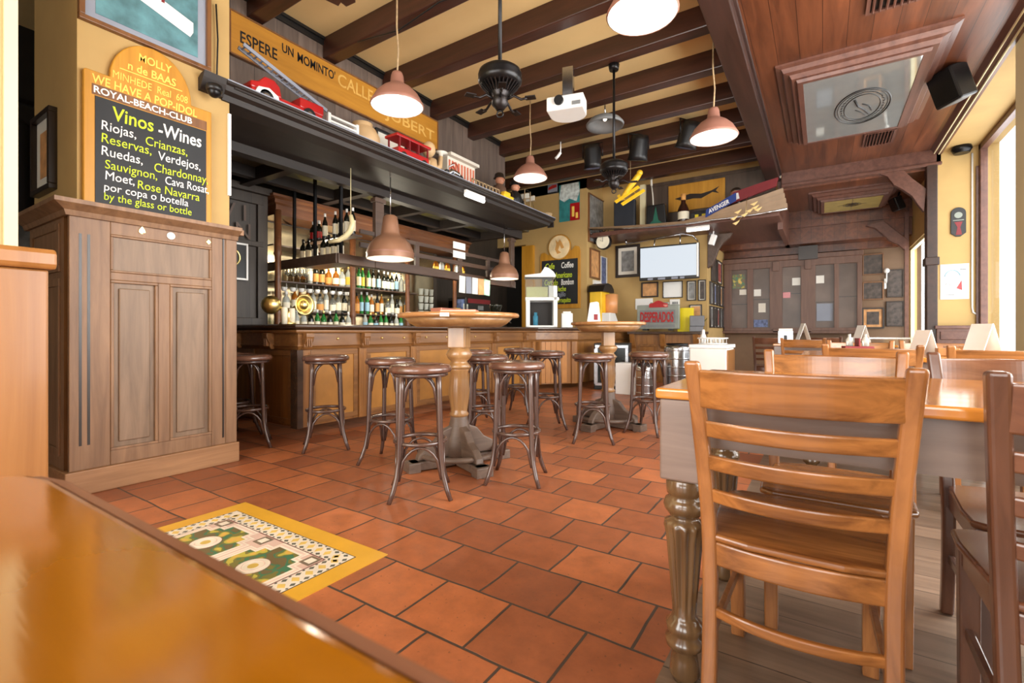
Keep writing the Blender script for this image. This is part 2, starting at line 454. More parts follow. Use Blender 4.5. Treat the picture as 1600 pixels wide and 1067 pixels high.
struct('trim_14', MB().sweep([(0, 3.66), (.04, 3.66), (.06, 3.68), (.09, 3.69), (.11, 3.72), (.14, 3.76), (0, 3.76)], [(1.5, 9.6), (1.5, -3.2)]), M['wframe'])
struct('trim_25', MB().box(1.452, 1.462, -3.2, 9.45, 3.645, 3.665).box(1.40, 1.41, -3.2, 9.45, 3.665, 3.685), M['cream'])  # pale strips added as the daylit highlight along the cornice edge
struct('wall_left', MB().box(-3.62, -3.5, -3.2, .62, 0, 4.13).box(-3.66, -3.47, .62, .67, 0, 4.13).box(-3.49, -3.46, .5, .56, 0, 4.13), M['cream'])
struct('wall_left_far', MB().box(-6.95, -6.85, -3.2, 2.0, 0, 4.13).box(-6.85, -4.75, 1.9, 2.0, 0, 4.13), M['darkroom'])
struct('wall_pillar', MB().box(-4.75, -3.85, 1.0, 1.9, 1.79, 4.13), M['yellow'])
struct('wall_bar', MB().box(-4.6, -4.45, 1.9, 6.62, 2.86, 4.13), M['plankw'])
struct('trim_15', MB().box(-4.45, -4.43, 1.9, 6.62, 4.04, 4.12).box(-4.45, -4.41, 1.9, 6.62, 4.09, 4.12), M['black'])
struct('wall_bar_back', MB().box(-6.35, -6.2, 1.95, 9.3, 0, 4.13).box(-6.3, -5.4, 9.3, 9.4, 0, 4.13), M['plankd'])
struct('wall_header', MB().box(-6.2, -5.45, 8.92, 9.02, 2.9, 4.13), M['yellow'])
# panelled dark wall left of the back bar
pw = MB().box(-6.2, -5.62, 2.0, 3.2, 0, 2.62)
for (a, b_, c, d) in ((2.05, 3.15, 2.5, 2.62), (2.05, 3.15, 2.0, 2.06), (2.05, 3.15, 1.05, 1.16), (2.0, 2.1, 0, 2.62), (2.62, 2.7, 1.1, 2.05), (3.08, 3.2, 0, 2.62)):
    pw.box(-5.63, -5.58 + (.004 if (b_ - a) > .5 else 0), a, b_, c, d)
pw.box(-5.66, -5.52, 1.98, 3.22, 2.62, 2.7)
struct('wall_panelled', pw, M['plankd'], .006)
struct('wall_pier', MB().box(-5.45, -4.0, 8.92, 10.12, 0, 4.13), M['yellow'])
struct('trim_16', MB().box(-5.5, -5.22, 8.84, 8.93, 0, 2.86), M['ochre'])
struct('wall_screen', MB().box(-4.0, -1.9, 10.0, 10.12, 0, 2.94).box(-2.02, -1.9, 10.1, 12.1, 0, 2.8), M['yellow'])
struct('wall_upper', MB().box(-4.0, -.62, 9.75, 9.85, 2.95, 4.13), M['yellow'])
struct('trim_17', MB().box(-3.05, -.7, 9.70, 9.76, 3.0, 3.98).box(-3.1, -.7, 9.68, 9.76, 3.94, 4.0), wood('smoky_brown_wall', (66, 52, 42), (92, 75, 62), 'z', .5, .5))
struct('wall_back', MB().box(-2.0, 1.6, 12.0, 12.1, 0, 2.9), plain('brown_wall', (122, 96, 72), .6, var=.06))
struct('ceiling_back', MB().box(-4.0, -.6, 9.02, 12.1, 2.92, 3.0).box(-.66, -.58, 9.6, 12.1, 2.8, 3.7), M['wframe'])
struct('ceiling_alcove', MB().box(-.6, 1.6, 9.6, 11.5, 3.47, 3.55).box(-1.95, 1.6, 11.5, 12.1, 2.8, 2.95).box(-.62, 1.6, 11.42, 11.52, 2.8, 3.5).box(-.62, 1.6, 11.36, 11.44, 3.12, 3.26).box(-1.95, 1.6, 11.86, 12.0, 2.66, 2.82), M['wceil'])
struct('trim_18', MB().box(-.6, 1.5, 9.5, 9.66, 3.52, ZW + .02).box(-.6, 1.5, 9.47, 9.69, 3.5, 3.55), M['wframe'], .01)
# posts and carved brackets of the two arches at the end of the room
struct('trim_19', MB().box(1.32, 1.45, 9.47, 9.66, 0, 3.52).box(1.30, 1.47, 9.45, 9.68, 0, .2).box(1.30, 1.47, 9.45, 9.68, 2.0, 2.12), M['beamy'], .01)
def bracket(px, Y, th):
    q = [at_y(a, b, Y) for a, b in px]
    return MB().prism([(p[0], p[2]) for p in q], 'y', Y - th / 2, Y + th / 2)
struct('trim_20', bracket([(1352, 266), (1400, 256), (1425, 280), (1447, 296), (1443, 332), (1433, 320), (1424, 307), (1408, 296), (1396, 290), (1386, 277), (1367, 270)], 9.56, .1), M['wframe'], .006)
struct('trim_21', bracket([(1352, 353), (1380, 345), (1398, 360), (1417, 374), (1414, 392), (1402, 382), (1390, 377), (1377, 365), (1367, 357)], 11.34, .1), M['wframe'], .006)
struct('trim_22', MB().box(1.27, 1.33, 11.3, 11.4, 0, 3.2), M['wframe'])
struct('trim_23', MB().prism([(-1.9, 2.9), (-1.45, 2.9), (-1.5, 2.82), (-1.62, 2.72), (-1.7, 2.6), (-1.75, 2.45), (-1.82, 2.3), (-1.9, 2.25)], 'y', 9.98, 10.08), M['rack'], .006)
# right wall with deep window recesses
struct('wall_right', MB().box(1.5, 2.12, -3.2, 9.5, 3.7, 4.0).box(1.5, 2.12, -3.2, 9.5, 0, .52).box(1.5, 2.12, -3.2, .9, .5, 3.7)
       .box(1.44, 2.12, 9.5, 9.98, 0, 4.0).box(1.39, 1.52, 9.9, 10.1, 0, 3.6).box(1.39, 1.52, 10.1, 12.1, 2.6, 3.6).box(1.39, 1.52, 10.1, 12.1, 0, .5).box(1.39, 1.52, 11.9, 12.1, 0, 3.3), M['yellow'])
struct('baseboard_right', MB().box(1.43, 1.82, 9.44, 9.52, 0, 1.06).box(1.41, 1.84, 9.42, 9.52, 1.04, 1.09).box(1.47, 1.6, 9.42, 9.5, .2, .82).box(1.64, 1.78, 9.42, 9.5, .2, .82).box(1.47, 1.78, 9.42, 9.5, .88, 1.0), M['wframe'], .008)
def pane_mat():
    m = bpy.data.materials.new('window_pane'); m.use_nodes = True; t = m.node_tree; t.nodes.clear()
    o = t.nodes.new('ShaderNodeOutputMaterial'); mx = t.nodes.new('ShaderNodeMixShader'); tr = t.nodes.new('ShaderNodeBsdfTransparent'); gl = t.nodes.new('ShaderNodeBsdfGlossy')
    gl.inputs['Roughness'].default_value = .03; mx.inputs[0].default_value = .06
    t.links.new(tr.outputs[0], mx.inputs[1]); t.links.new(gl.outputs[0], mx.inputs[2]); t.links.new(mx.outputs[0], o.inputs[0])
    return m
M['pane'] = pane_mat()
for n, (y0, y1) in enumerate(((6.25, 9.5), (.9, 5.42))):
    w = MB()
    for y in (y0 + .05, y1 - .05): w.box(1.9, 1.98, y - .05, y + .05, .52, 3.7)
    w.box(1.9, 1.98, y0, y1, .52, .6).box(1.9, 1.98, y0, y1, 3.62, 3.7)
    fr = struct('window_%d' % (n + 1), w, M['wframe'] if n == 0 else M['cream'], .006)
    MB().box(1.935, 1.94, y0 + .1, y1 - .1, .6, 3.62).build('window_pane', M['pane'], fr)
w3 = struct('window_3', MB().box(1.42, 1.48, 10.1, 10.15, .5, 2.6).box(1.42, 1.48, 11.85, 11.9, .5, 2.6).box(1.42, 1.48, 10.1, 11.9, 2.56, 2.6), M['cream'])
MB().box(1.45, 1.455, 10.15, 11.85, .5, 2.56).build('window_pane', M['pane'], w3)
struct('wall_right_pier', MB().box(1.5, 2.12, 5.42, 6.25, .51, 3.7), M['cream'])
# front of the room behind the camera: wide openings to the terrace
struct('wall_front', MB().box(-7.0, -4.0, -3.3, -3.2, 0, 4.2).box(-.45, .05, -3.3, -3.2, 0, 4.2).box(1.75, 2.2, -3.3, -3.2, 0, 4.2).box(-4.0, 1.8, -3.3, -3.2, 3.55, 4.2), M['yellow'])

# patterned tile panel let into the floor
X0, X1, Y0, Y1 = -2.825, -1.63, .29, 1.485
tp = thing('tile_panel', 'yellow-bordered panel of patterned cement tiles set into the terracotta floor', 'floor tiles', (X0, Y0, 0))
W, H_ = X1 - X0, Y1 - Y0
yb = plain('yellow_border_tile', (216, 164, 52), .35, var=.06)
MB().box(0, W, 0, H_, 0, .004).build('border', yb, tp)
BW, LW = .10, .085
MB().box(BW - .004, W - BW + .004, BW - .004, H_ - BW + .004, .004, .005).build('border_line', M['dframe'], tp)
MB().box(BW, W - BW, BW, H_ - BW, .005, .0055).build('white_band', plain('cream_tile', (226, 216, 200), .35, var=.05), tp)
lz = MB(); gz = MB()
def lozenge(mb, x, y, a, b, z0, z1): mb.prism([(x - a, y), (x, y - b), (x + a, y), (x, y + b)], 'z', z0, z1)
nx = 15; sp = (W - 2 * BW - LW) / nx
for side in range(4):
    for i in range(nx):
        u = BW + LW * .5 + (i + .5) * sp
        v = BW + LW * .5
        for (dx, dv, a_, b_, g) in ((0, 0, .018, .024, 0), (sp / 2, -.028, .014, .011, 1), (sp / 2, .028, .014, .011, 1), (0, -.037, .007, .006, 1), (0, .037, .007, .006, 1)):
            p_ = (u + dx, v + dv)
            if side == 1: p_ = (W - p_[1], p_[0])
            if side == 2: p_ = (p_[0], H_ - p_[1])
            if side == 3: p_ = (p_[1], p_[0])
            aa, bb_ = (a_, b_) if side in (0, 2) else (b_, a_)
            lozenge(gz if g else lz, p_[0], p_[1], aa, bb_, .0055, .0062)
lz.build('yellow_lozenges', plain('pale_yellow_tile', (222, 190, 104), .35), tp)
gz.build('grey_triangles', plain('grey_green_tile', (96, 98, 88), .35), tp)
a0, a1, b0, b1 = BW + LW, W - BW - LW, BW + LW, H_ - BW - LW
MB().box(a0, a1, b0, b1, .0055, .0058).build('maroon_line', plain('maroon_tile', (122, 72, 70), .35), tp)
MB().box(a0 + .007, a1 - .007, b0 + .007, b1 - .007, .0058, .0060).build('pink_ground', plain('pink_tile', (214, 184, 170), .35, var=.06), tp)
camo = M['camo'] = plain('leaf_pattern', (112, 116, 66), .4, var=.05)
nt = camo.node_tree
rp_ = [n for n in nt.nodes if n.type == 'VALTORGB'][0]; nz_ = [n for n in nt.nodes if n.type == 'TEX_NOISE'][0]
nz_.inputs['Scale'].default_value = 14; nz_.inputs['Detail'].default_value = 1
rp_.color_ramp.interpolation = 'CONSTANT'
rp_.color_ramp.elements[0].position = 0; rp_.color_ramp.elements[0].color = lin((112, 98, 66))
rp_.color_ramp.elements[1].position = .58; rp_.color_ramp.elements[1].color = lin((186, 176, 76))
for p_, c_ in ((.42, (66, 118, 88)), (.5, (120, 116, 62)), (.66, (214, 172, 84))):
    e_ = rp_.color_ramp.elements.new(p_); e_.color = lin(c_)
def octo(cx_, cy_, a, b, c): return [(cx_ - a, cy_ - b + c), (cx_ - a + c * .5, cy_ - b + c), (cx_ - a + c * .5, cy_ - b + c * .5), (cx_ - a + c, cy_ - b + c * .5), (cx_ - a + c, cy_ - b), (cx_ + a - c, cy_ - b), (cx_ + a - c, cy_ - b + c * .5), (cx_ + a - c * .5, cy_ - b + c * .5), (cx_ + a - c * .5, cy_ - b + c), (cx_ + a, cy_ - b + c), (cx_ + a, cy_ + b - c), (cx_ + a - c * .5, cy_ + b - c), (cx_ + a - c * .5, cy_ + b - c * .5), (cx_ + a - c, cy_ + b - c * .5), (cx_ + a - c, cy_ + b), (cx_ - a + c, cy_ + b), (cx_ - a + c, cy_ + b - c * .5), (cx_ - a + c * .5, cy_ + b - c * .5), (cx_ - a + c * .5, cy_ + b - c), (cx_ - a, cy_ + b - c)]
pm = plain('pink_white_tile', (226, 200, 186), .35)
wt_ = plain('white_outline_tile', (230, 220, 204), .35)
cw = (a1 - a0) / 2
for kx in range(2):
    for ky in range(2):
        cx_ = a0 + cw * (kx + .5); cy_ = b0 + cw * (ky + .5)
        MB().prism(octo(cx_, cy_, cw * .485, cw * .485, .10), 'z', .0060, .0063).build('white_outline', wt_, tp)
        MB().prism(octo(cx_, cy_, cw * .46, cw * .46, .096), 'z', .0063, .0065).build('pink_outline', pm, tp)
        MB().prism(octo(cx_, cy_, cw * .43, cw * .43, .092), 'z', .0065, .0067).build('white_outline', wt_, tp)
        MB().prism(octo(cx_, cy_, cw * .40, cw * .40, .088), 'z', .0067, .007).build('leaf_field', camo, tp)
        MB().lathe([(.07, .007), (.07, .0074)], (cx_, cy_, 0), 28).build('maroon_ring', plain('brown_ring', (130, 84, 76), .4), tp)
        MB().lathe([(.066, .0074), (.066, .008)], (cx_, cy_, 0), 28).build('medallion', wt_, tp)
        MB().tube([(cx_ + .045 * math.cos(a), cy_ + .045 * math.sin(a), .0075) for a in [2 * PI * k / 24 for k in range(24)]], .003, 4, True).build('petal_ring', pm, tp)
        MB().lathe([(.022, .008), (.022, .0085)], (cx_, cy_, 0), 16).build('medallion_centre', plain('medallion_gold', (206, 176, 90), .35), tp)
for kx in range(3):
    for ky in range(3):
        if kx == 1 and ky == 1: continue
        cx_ = min(max(a0 + cw * kx, a0 + .045), a1 - .045); cy_ = min(max(b0 + cw * ky, b0 + .045), b1 - .045)
        MB().box(cx_ - .034, cx_ + .034, cy_ - .034, cy_ + .034, .0067, .0072).build('grey_square', plain('grey_square_tile', (124, 110, 92), .35), tp)
        MB().box(cx_ - .02, cx_ + .02, cy_ - .02, cy_ + .02, .0072, .0076).build('white_square', wt_, tp)

# ------------------------------------------------------------------ foreground left: table end and settle
t = thing('dining_table', 'glossy orange-brown varnished table filling the lower left corner', 'table', (-.34, -.15, 0))
top = [(-.54, -.5), (1.0, -.5), (1.0, .335), (-.46, .335), (-.505, .325), (-.535, .295), (-.54, .25)]
MB().prism(top, 'z', .782, .82).build('tabletop', M['bench'], t, .012, 3)
MB().sweep([(.0, .786), (.012, .79), (.014, .80), (.012, .812), (.0, .814)], [(1.0, .335), (-.46, .335), (-.505, .325), (-.535, .295), (-.54, .25), (-.54, -.5)]).build('worn_edge', M['benchedge'], t)
MB().box(-.46, .94, -.42, .26, .68, .781).build('apron', M['benchedge'], t, .004)
for lx in (-.44, .9):
    for ly in (-.4, .2):
        MB().box(lx - .035, lx + .035, ly - .035, ly + .035, 0, .69).build('leg', M['benchedge'], t, .005)
t = thing('settle', 'pale pine settle end with rounded cap rail at left picture edge', 'bench', (-1.72, .39, .009))
MB().box(-.06, 0, -.95, 0, 0, 1.155).build('end_panel', M['pine'], t, .006)
MB().prism([(-.075, 1.155), (.015, 1.155), (.022, 1.168), (.022, 1.195), (.012, 1.208), (-.072, 1.208), (-.082, 1.195), (-.082, 1.168)], 'y', -.96, .012).build('cap_rail', M['pine'], t, .006)
MB().box(-.5, -.07, -.9, -.05, .42, .47).build('seat', M['pine'], t, .006)
MB().box(-.55, -.5, -.95, 0, 0, 1.1).build('back_panel', M['pine'], t, .006)

# ------------------------------------------------------------------ panelled cabinet under the pillar
t = thing('panelled_cabinet', 'tall weathered oak panelled cabinet standing under the yellow pillar', 'cabinet', (-3.8, .95, 0))
cw, cz = .98, 1.77
MB().box(-.85, -.03, 0.03, cw - .03, 0, 1.74).build('body', M['cab'], t)
f = MB()
f.box(-.03, 0, 0, .2, .15, 1.74).box(-.03, 0, .80, .9, .15, 1.74).box(-.03, .004, .9, cw, .15, 1.74)
f.box(-.03, 0, .2, .8, 1.62, 1.74).box(-.03, 0, .2, .8, 1.33, 1.38).box(-.03, 0, .2, .8, .15, .24).box(-.03, 0, .46, .53, .24, 1.33)
f.build('face_frame', M['cab'], t, .004)
for (y0, y1, z0, z1) in ((.2, .46, .24, 1.33), (.53, .8, .24, 1.33)):
    p = MB().box(-.03, -.016, y0, y1, z0, z1).build('door_panel', M['cabp'], t)
    MB().prism([(y0 + .045, z0 + .05), (y1 - .045, z0 + .05), (y1 - .045, z1 - .05), (y0 + .045, z1 - .05)], 'x', -.016, -.003).build('raised_field', M['cabp'], p, .008)
    MB().frame('x', (-.006, (y0 + y1) / 2, (z0 + z1) / 2), y1 - y0, z1 - z0, .018, .02).build('moulding', M['cab'], p, .004)
p = MB().box(-.03, -.012, .2, .8, 1.38, 1.62).build('drawer_panel', M['cabp'], t)
MB().frame('x', (-.006, .5, 1.5), .6, .24, .014, .02).build('moulding', M['cab'], p, .004)
for yy in (.045, .085): MB().box(-.001, .0015, yy, yy + .014, .3, 1.6).build('flute', M['dframe'], t)
MB().box(-.001, .006, .875, .885, .2, 1.72).build('stile_groove', M['dframe'], t)
MB().box(-.86, .025, -.025, cw + .01, 0, .15).build('plinth', M['cabx'], t, .006)
MB().sweep([(0, 1.70), (.02, 1.70), (.03, 1.73), (.06, 1.75), (.085, 1.765), (.085, 1.79), (0, 1.79)], [(0, cw), (0, 0), (-.86, 0)][::-1]).build('cornice', M['cab'], t)
MB().box(-.86, .0, 0, cw, 1.74, 1.79).box(-.3, .03, cw, cw + .04, 1.745, 1.785).build('top_board', M['cabx'], t)
sd = MB().box(-.8, -.08, -.004, .03, .15, 1.74).build('side_panel', M['cab'], t)
MB().frame('y', (-.44, -.008, .78), .6, 1.1, .05, .014).frame('y', (-.44, -.008, 1.52), .6, .3, .04, .014).build('moulding', M['cab'], sd, .003)
MB().lathe([(.0245, 0), (.026, .004), (.024, .008)], (0.0, .535, 1.665), 18, 'x').build('round_badge', M['white'], t)
MB().prism([(.36, 1.65), (.372, 1.65), (.366, 1.655), (.385, 1.66), (.382, 1.675), (.366, 1.70), (.35, 1.675), (.347, 1.66)], 'x', 0, .008).build('spade_ornament', M['brass'], t)
MB().prism([(.76, 1.66), (.776, 1.643), (.792, 1.66), (.776, 1.677)], 'x', 0, .008).build('diamond_ornament', M['brass'], t)

# ------------------------------------------------------------------ on the pillar
def outline_panel(yz, th): return MB().prism(yz, 'x', 0, th)
bx = -3.845
t = thing('wine_chalkboard', 'arched ochre chalkboard listing wines on the pillar above the cabinet', 'chalkboard', (bx, 0, 0))
arc = [(1.385 + .235 * math.cos(a), 2.63 + .29 * math.sin(a)) for a in [PI * k / 16 for k in range(17)]]
pts = [(1.02, 1.795), (1.755, 1.795), (1.755, 2.63)] + arc + [(1.03, 2.63), (1.02, 2.62)]
MB().prism(pts, 'x', 0, .035).build('board', M['ochre'], t, .006)
MB().box(.035, .040, 1.075, 1.715, 1.81, 2.475).build('slate', M['board'], t)
tx = .0405
def wt(s, y, z, size, m, sx=1.0, sh=0.05, bold=.0): return text(s, size, M[m], t, (tx, y, z), FX, shear=sh, sx=sx, bold=bold)
wt('Vinos', 1.16, 2.355, .125, 'greenchalk', .80, bold=.0015)
wt('-Wines', 1.41, 2.345, .125, 'whitecalk', .74, bold=.0015)
wt('Riojas,', 1.10, 2.275, .085, 'whitecalk', .85); wt('Crianzas,', 1.335, 2.255, .085, 'greenchalk', .82)
wt('Reservas,', 1.10, 2.195, .085, 'greenchalk', .85); wt('Verdejos,', 1.41, 2.175, .085, 'whitecalk', .82)
wt('Ruedas,', 1.10, 2.115, .085, 'whitecalk', .85); wt('Chardonnay,', 1.385, 2.09, .085, 'greenchalk', .78)
wt('Sauvignon,', 1.12, 2.035, .08, 'greenchalk', .85); wt('Cava Rosat,', 1.45, 2.02, .08, 'whitecalk', .74)
wt('Moet,', 1.12, 1.965, .08, 'whitecalk', .85); wt('Rose Navarra', 1.29, 1.95, .08, 'greenchalk', .85)
wt('por copa o botella', 1.115, 1.895, .07, 'whitecalk', .92)
wt('by the glass or bottle', 1.115, 1.835, .07, 'greenchalk', .84)
tx = .0355
wt('MOLLY', 1.30, 2.80, .075, 'goldpaint', .8, bold=.001); wt('n de BAAS', 1.24, 2.72, .075, 'goldpaint', .85, bold=.001)
MB().box(.0352, .037, 1.2, 1.56, 2.702, 2.708).build('underline', M['goldpaint'], t)
wt('MINHEDE  Real  608', 1.16, 2.63, .07, 'goldpaint', .72); wt('WE HAVE A POP-IDOL', 1.06, 2.555, .078, 'goldpaint', .76, bold=.001)
MB().box(.0352, .037, 1.06, 1.72, 2.482, 2.548).build('title_band', M['pframe'], t)
tx = .0375
wt('ROYAL-BEACH-CLUB', 1.065, 2.495, .06, 'whitecalk', .98, sh=0, bold=.001)

t = thing('ship_picture', 'framed print of a white steamship hanging high on the pillar', 'picture', (-3.83, 0, 0))
Mt = Matrix.Rotation(R(1.0), 3, 'X')
def fr_x(mb, y0, y1, z0, z1, fw, d): return mb.frame('x', (0, (y0 + y1) / 2, (z0 + z1) / 2), y1 - y0, z1 - z0, fw, d)
fr_x(MB(), 1.0, 1.755, 2.93, 3.5, .03, .04).build('frame', M['pframe'], t, .004)
MB().box(-.015, -.005, 1.02, 1.735, 2.95, 3.48).build('mount', M['greymat'], t)
MB().box(-.005, -.002, 1.085, 1.67, 3.005, 3.43).build('seascape', M['sea'], t)
MB().prism([(1.2, 3.26), (1.62, 3.13), (1.64, 3.17), (1.64, 3.24), (1.24, 3.36), (1.19, 3.34)], 'x', -.002, 0).build('white_hull', M['white'], t)
MB().box(-.0015, .0005, 1.38, 1.41, 3.3, 3.39).box(-.0015, .0005, 1.44, 1.46, 3.28, 3.37).build('funnels', M['redd'], t)
t = thing('side_picture', 'small dark-framed picture on the shaded side of the pillar', 'picture', (-4.44, .985, 0))
MB().frame('y', (0, 0, 2.21), .42, .54, .035, .06).build('frame', M['dframe'], t, .004)
MB().box(-.18, .18, 0, .01, 1.97, 2.45).build('mount', M['mat'], t)
MB().box(-.09, .09, -.003, 0, 2.05, 2.36).build('print', M['sepia'], t)
o = MB().tube([(-3.82, 1.79, 3.46), (-3.815, 1.80, 3.2), (-3.82, 1.795, 2.9), (-3.83, 1.79, 2.84)], .006).build('black_cable', M['black']); tag(o, 'thin black cable beside the ship picture', 'cable')
o = MB().box(-3.86, -3.83, 1.885, 1.905, 2.05, 2.68).build('white_conduit', M['white']); tag(o, 'vertical white cable cover strip on the pillar edge', 'cable cover')
# dark room seen through the gap at the far left
t = thing('dark_dresser', 'dark wooden dresser in the unlit room behind the pillar', 'cabinet', (-6.5, 1.2, 0))
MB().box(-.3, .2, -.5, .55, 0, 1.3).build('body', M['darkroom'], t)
MB().box(-.3, .1, -.5, .55, 1.62, 1.68).box(-.3, .1, -.5, .55, 2.45, 2.5).box(-.3, -.25, -.5, .55, 1.3, 2.9).build('shelf', M['bwphoto'], t)
t = thing('hanging_jacket', 'dark jacket hanging in the unlit room behind the pillar', 'jacket', (-5.6, 1.05, 0))
MB().lathe([(.06, 2.75), (.16, 2.68), (.17, 2.3), (.2, 1.95), (.19, 1.94)], (0, 0, 0), 14).build('cloth', plain('dark_cloth', (40, 38, 40), .9), t)
MB().tube([(-.02, 0, 2.74), (0, 0, 2.8), (.02, 0, 2.86), (0, 0, 2.9)], .006).box(-.02, .02, -.02, .85, 2.9, 2.94).build('hook', M['iron'], t)

# ------------------------------------------------------------------ bar canopy with its crowded ledge
CX, CZ = -3.75, 2.9
t = thing('bar_canopy', 'long dark wooden canopy with moulded cornice over the bar', 'canopy', (CX, 1.84, 0))
L_ = 7.1 - 1.84
cprof = [(-.02, CZ), (0, CZ), (0, CZ - .025), (-.02, CZ - .035), (-.035, CZ - .07), (-.07, CZ - .09), (-.085, CZ - .13), (-.2, CZ - .16), (-.7, CZ - .2), (-.7, CZ - .17), (-.2, CZ - .05)]
MB().sweep(cprof, [(0, 0), (0, L_), (-.4, L_ + .12)][::1]).build('cornice', M['canopy'], t, 0)
MB().prism([(-.06, CZ - .01), (0, CZ), (-.02, CZ - .04), (-.07, CZ - .12), (-.13, CZ - .13), (-.13, CZ - .05)], 'y', -.16, 0).build('end_moulding', M['canopy'], t)
MB().box(-.004, .003, .0, L_, CZ - .006, CZ + .003).build('edge_highlight', M['greymat'], t)  # pale strip standing in for light caught on the cornice edge
MB().box(-.75, -.012, .06, L_, CZ - .045, CZ - .004).build('ledge', M['canopy'], t)
fm = MB()
fm.box(-1.35, -.62, .06, L_ + .1, 2.62, 2.72) if False else None
fm.box(-.78, -.66, .06, L_, 2.62, 2.76)
for y in (.06, 1.0, 2.0, 3.0, 4.0, 5.1): fm.box(-2.5, -.7, y, y + .1, 2.66, 2.8)
for x in (-1.5, -2.3): fm.box(x - .05, x + .05, .06, L_, 2.68, 2.8)
fm.build('coffer_ribs', M['canopy'], t)
MB().box(-2.55, -.7, .06, L_ + .3, 2.8, 2.84).build('coffer_ceiling', plain('smoky_panels', (74, 68, 50), .5, var=.45, scale=1.6), t)
lz = MB()
for y in (1.5, 2.5, 3.5, 4.5):
    lz.prism([(-1.1 - .32, y + .05), (-1.1, y - .38), (-1.1 + .32, y + .05), (-1.1, y + .42)], 'z', 2.79, 2.80)
lz.build('painted_lozenges', plain('dull_green', (96, 90, 40), .5), t)
MB().box(-.2, -.09, L_ + .08, L_ + .11, CZ - .12, CZ - .03).build('end_cap', M['canopy'], t)
# strip lights under the canopies
def strip_light(loc, rz, label):
    t = thing('strip_light', label, 'lamp', loc, rz)
    MB().box(-.02, .02, -.2, .2, .02, .06).build('housing', M['white'], t, .004)
    MB().lathe([(.026, -.19), (.026, .19)], (0, 0, 0), 12, 'y').build('tube', M['tubelamp'], t)
    return t
p = at_x(742, 308, -3.78); strip_light((-3.78, p[1], p[2] - .01), 0, 'short white fluorescent strip light on the bar canopy edge')
p = at_y(1087, 357, 8.93); strip_light((p[0], 9.1, 2.855), R(90), 'short white fluorescent strip light under the boat shelf')
t = thing('security_camera', 'black dome security camera at the near end of the bar canopy', 'camera', (-3.74, 1.74, 2.76))
MB().lathe([(.05, .045), (.055, .02), (.05, 0)], (0, 0, 0), 16).build('mount', M['black'], t)
MB().sph((0, 0, 0), .045).build('dome', M['blackm'], t)

t = thing('long_sign', 'long ochre sign with hand-painted Spanish words above the bar', 'sign', (-4.44, 2.19, 3.49))
MB().box(0, .03, 0, 2.71, 0, .37).build('board', M['ochrey'], t)
MB().box(0, .036, -.02, 0, -.01, .38).box(0, .036, 2.71, 2.73, -.01, .38).box(0, .036, 0, 2.71, -.015, 0).box(0, .036, 0, 2.71, .37, .385).build('edge', M['pframe'], t)
def sign_word(w, px0, px1, py, size, m):
    y0, y1 = at_x(px0, py, -4.41)[1], at_x(px1, py, -4.41)[1]
    o = text(w, size, M[m], t, (.031, y0 - 2.19, at_x(px0, py, -4.41)[2] - 3.49), FX, bold=.002)
    o.scale = ((y1 - y0) / max(.01, o.dimensions.x), 1, 1)
sign_word('ESPERE', 374, 432, 65, .15, 'black')
sign_word('UN', 440, 458, 80, .12, 'black')
sign_word("MOMINTO'", 464, 523, 95, .13, 'black')
sign_word('CALLE', 527, 582, 132, .19, 'dullgold')
sign_word('JUBERT', 603, 680, 183, .18, 'dullgold')

# ------------------------------------------------------------------ bar counter
BX = -4.1
path = [(-5.45, 2.65), (BX, 2.65), (BX, 7.0), (-3.6, 7.6), (-3.42, 9.9)]
bt = thing('bar_counter', 'long honey oak bar counter with corbels and dark top', 'bar', (0, 0, 0))
def offs(path, o):
    mb = MB().sweep([(o, 0), (o, 1), (o + .001, 0)], path); return [(v[0], v[1]) for v in mb.v[0::3]]
def strip(name, o0, o1, z0, z1, mat, bev=0): return MB().sweep([(o0, z0), (o1, z0), (o1, z1), (o0, z1)], path).build(name, mat, bt, bev)
strip('front', -.06, 0, .1, .99, M['bar'])
strip('plinth', -.06, .015, 0, .1, M['bardk'])
strip('frieze', 0, .03, .87, .985, M['barx'])
MB().sweep([(0, .83), (.02, .83), (.03, .85), (.045, .865), (.045, .87), (0, .87)], path).build('moulding', M['barx'], bt)
MB().sweep([(-.5, 1.015), (.05, 1.015), (.09, 1.03), (.1, 1.045), (.1, 1.06), (.09, 1.07), (-.5, 1.07)], path).build('countertop', M['bardk'], bt)
MB().sweep([(0, .985), (.06, .985), (.075, 1.0), (.075, 1.015), (0, 1.015)], path).build('bed_moulding', M['barx'], bt)
def corbel(y, x=BX, nm='corbel'):
    c = MB().prism([(0, .83), (.03, .83), (.045, .855), (.04, .88), (.06, .91), (.075, .95), (.075, .985), (0, .985)], 'y', -.04, .04)
    for k in range(3): c.box(.04, .07, -.03 + k * .02, -.018 + k * .02, .86, .975)
    o = c.build(nm, M['barx'], bt, .003); o.location = (x + .028, y, 0); return o
for y in (2.70, 3.37, 4.12, 4.95, 5.78, 6.62): corbel(y)
for y in (2.70, 3.37, 4.12, 4.95, 5.78, 6.62, 6.95):
    MB().box(BX, BX + .03, y - .05, y + .05, .1, .83).box(BX, BX + .036, y - .035, y - .028, .14, .8).box(BX, BX + .036, y + .028, y + .035, .14, .8).build('pilaster', M['bar'], bt, .003)
for (a, b_) in ((2.76, 3.31), (3.43, 4.06), (4.18, 4.89), (5.01, 5.72), (5.84, 6.56)):
    MB().frame('x', (BX + .008, (a + b_) / 2, .47), b_ - a, .7, .05, .02).build('panel_frame', M['barx'], bt, .003)
    MB().box(BX, BX + .005, a + .05, b_ - .05, .17, .77).build('panel', plain('amber_panel', (168, 116, 52), .4, var=.12), bt)
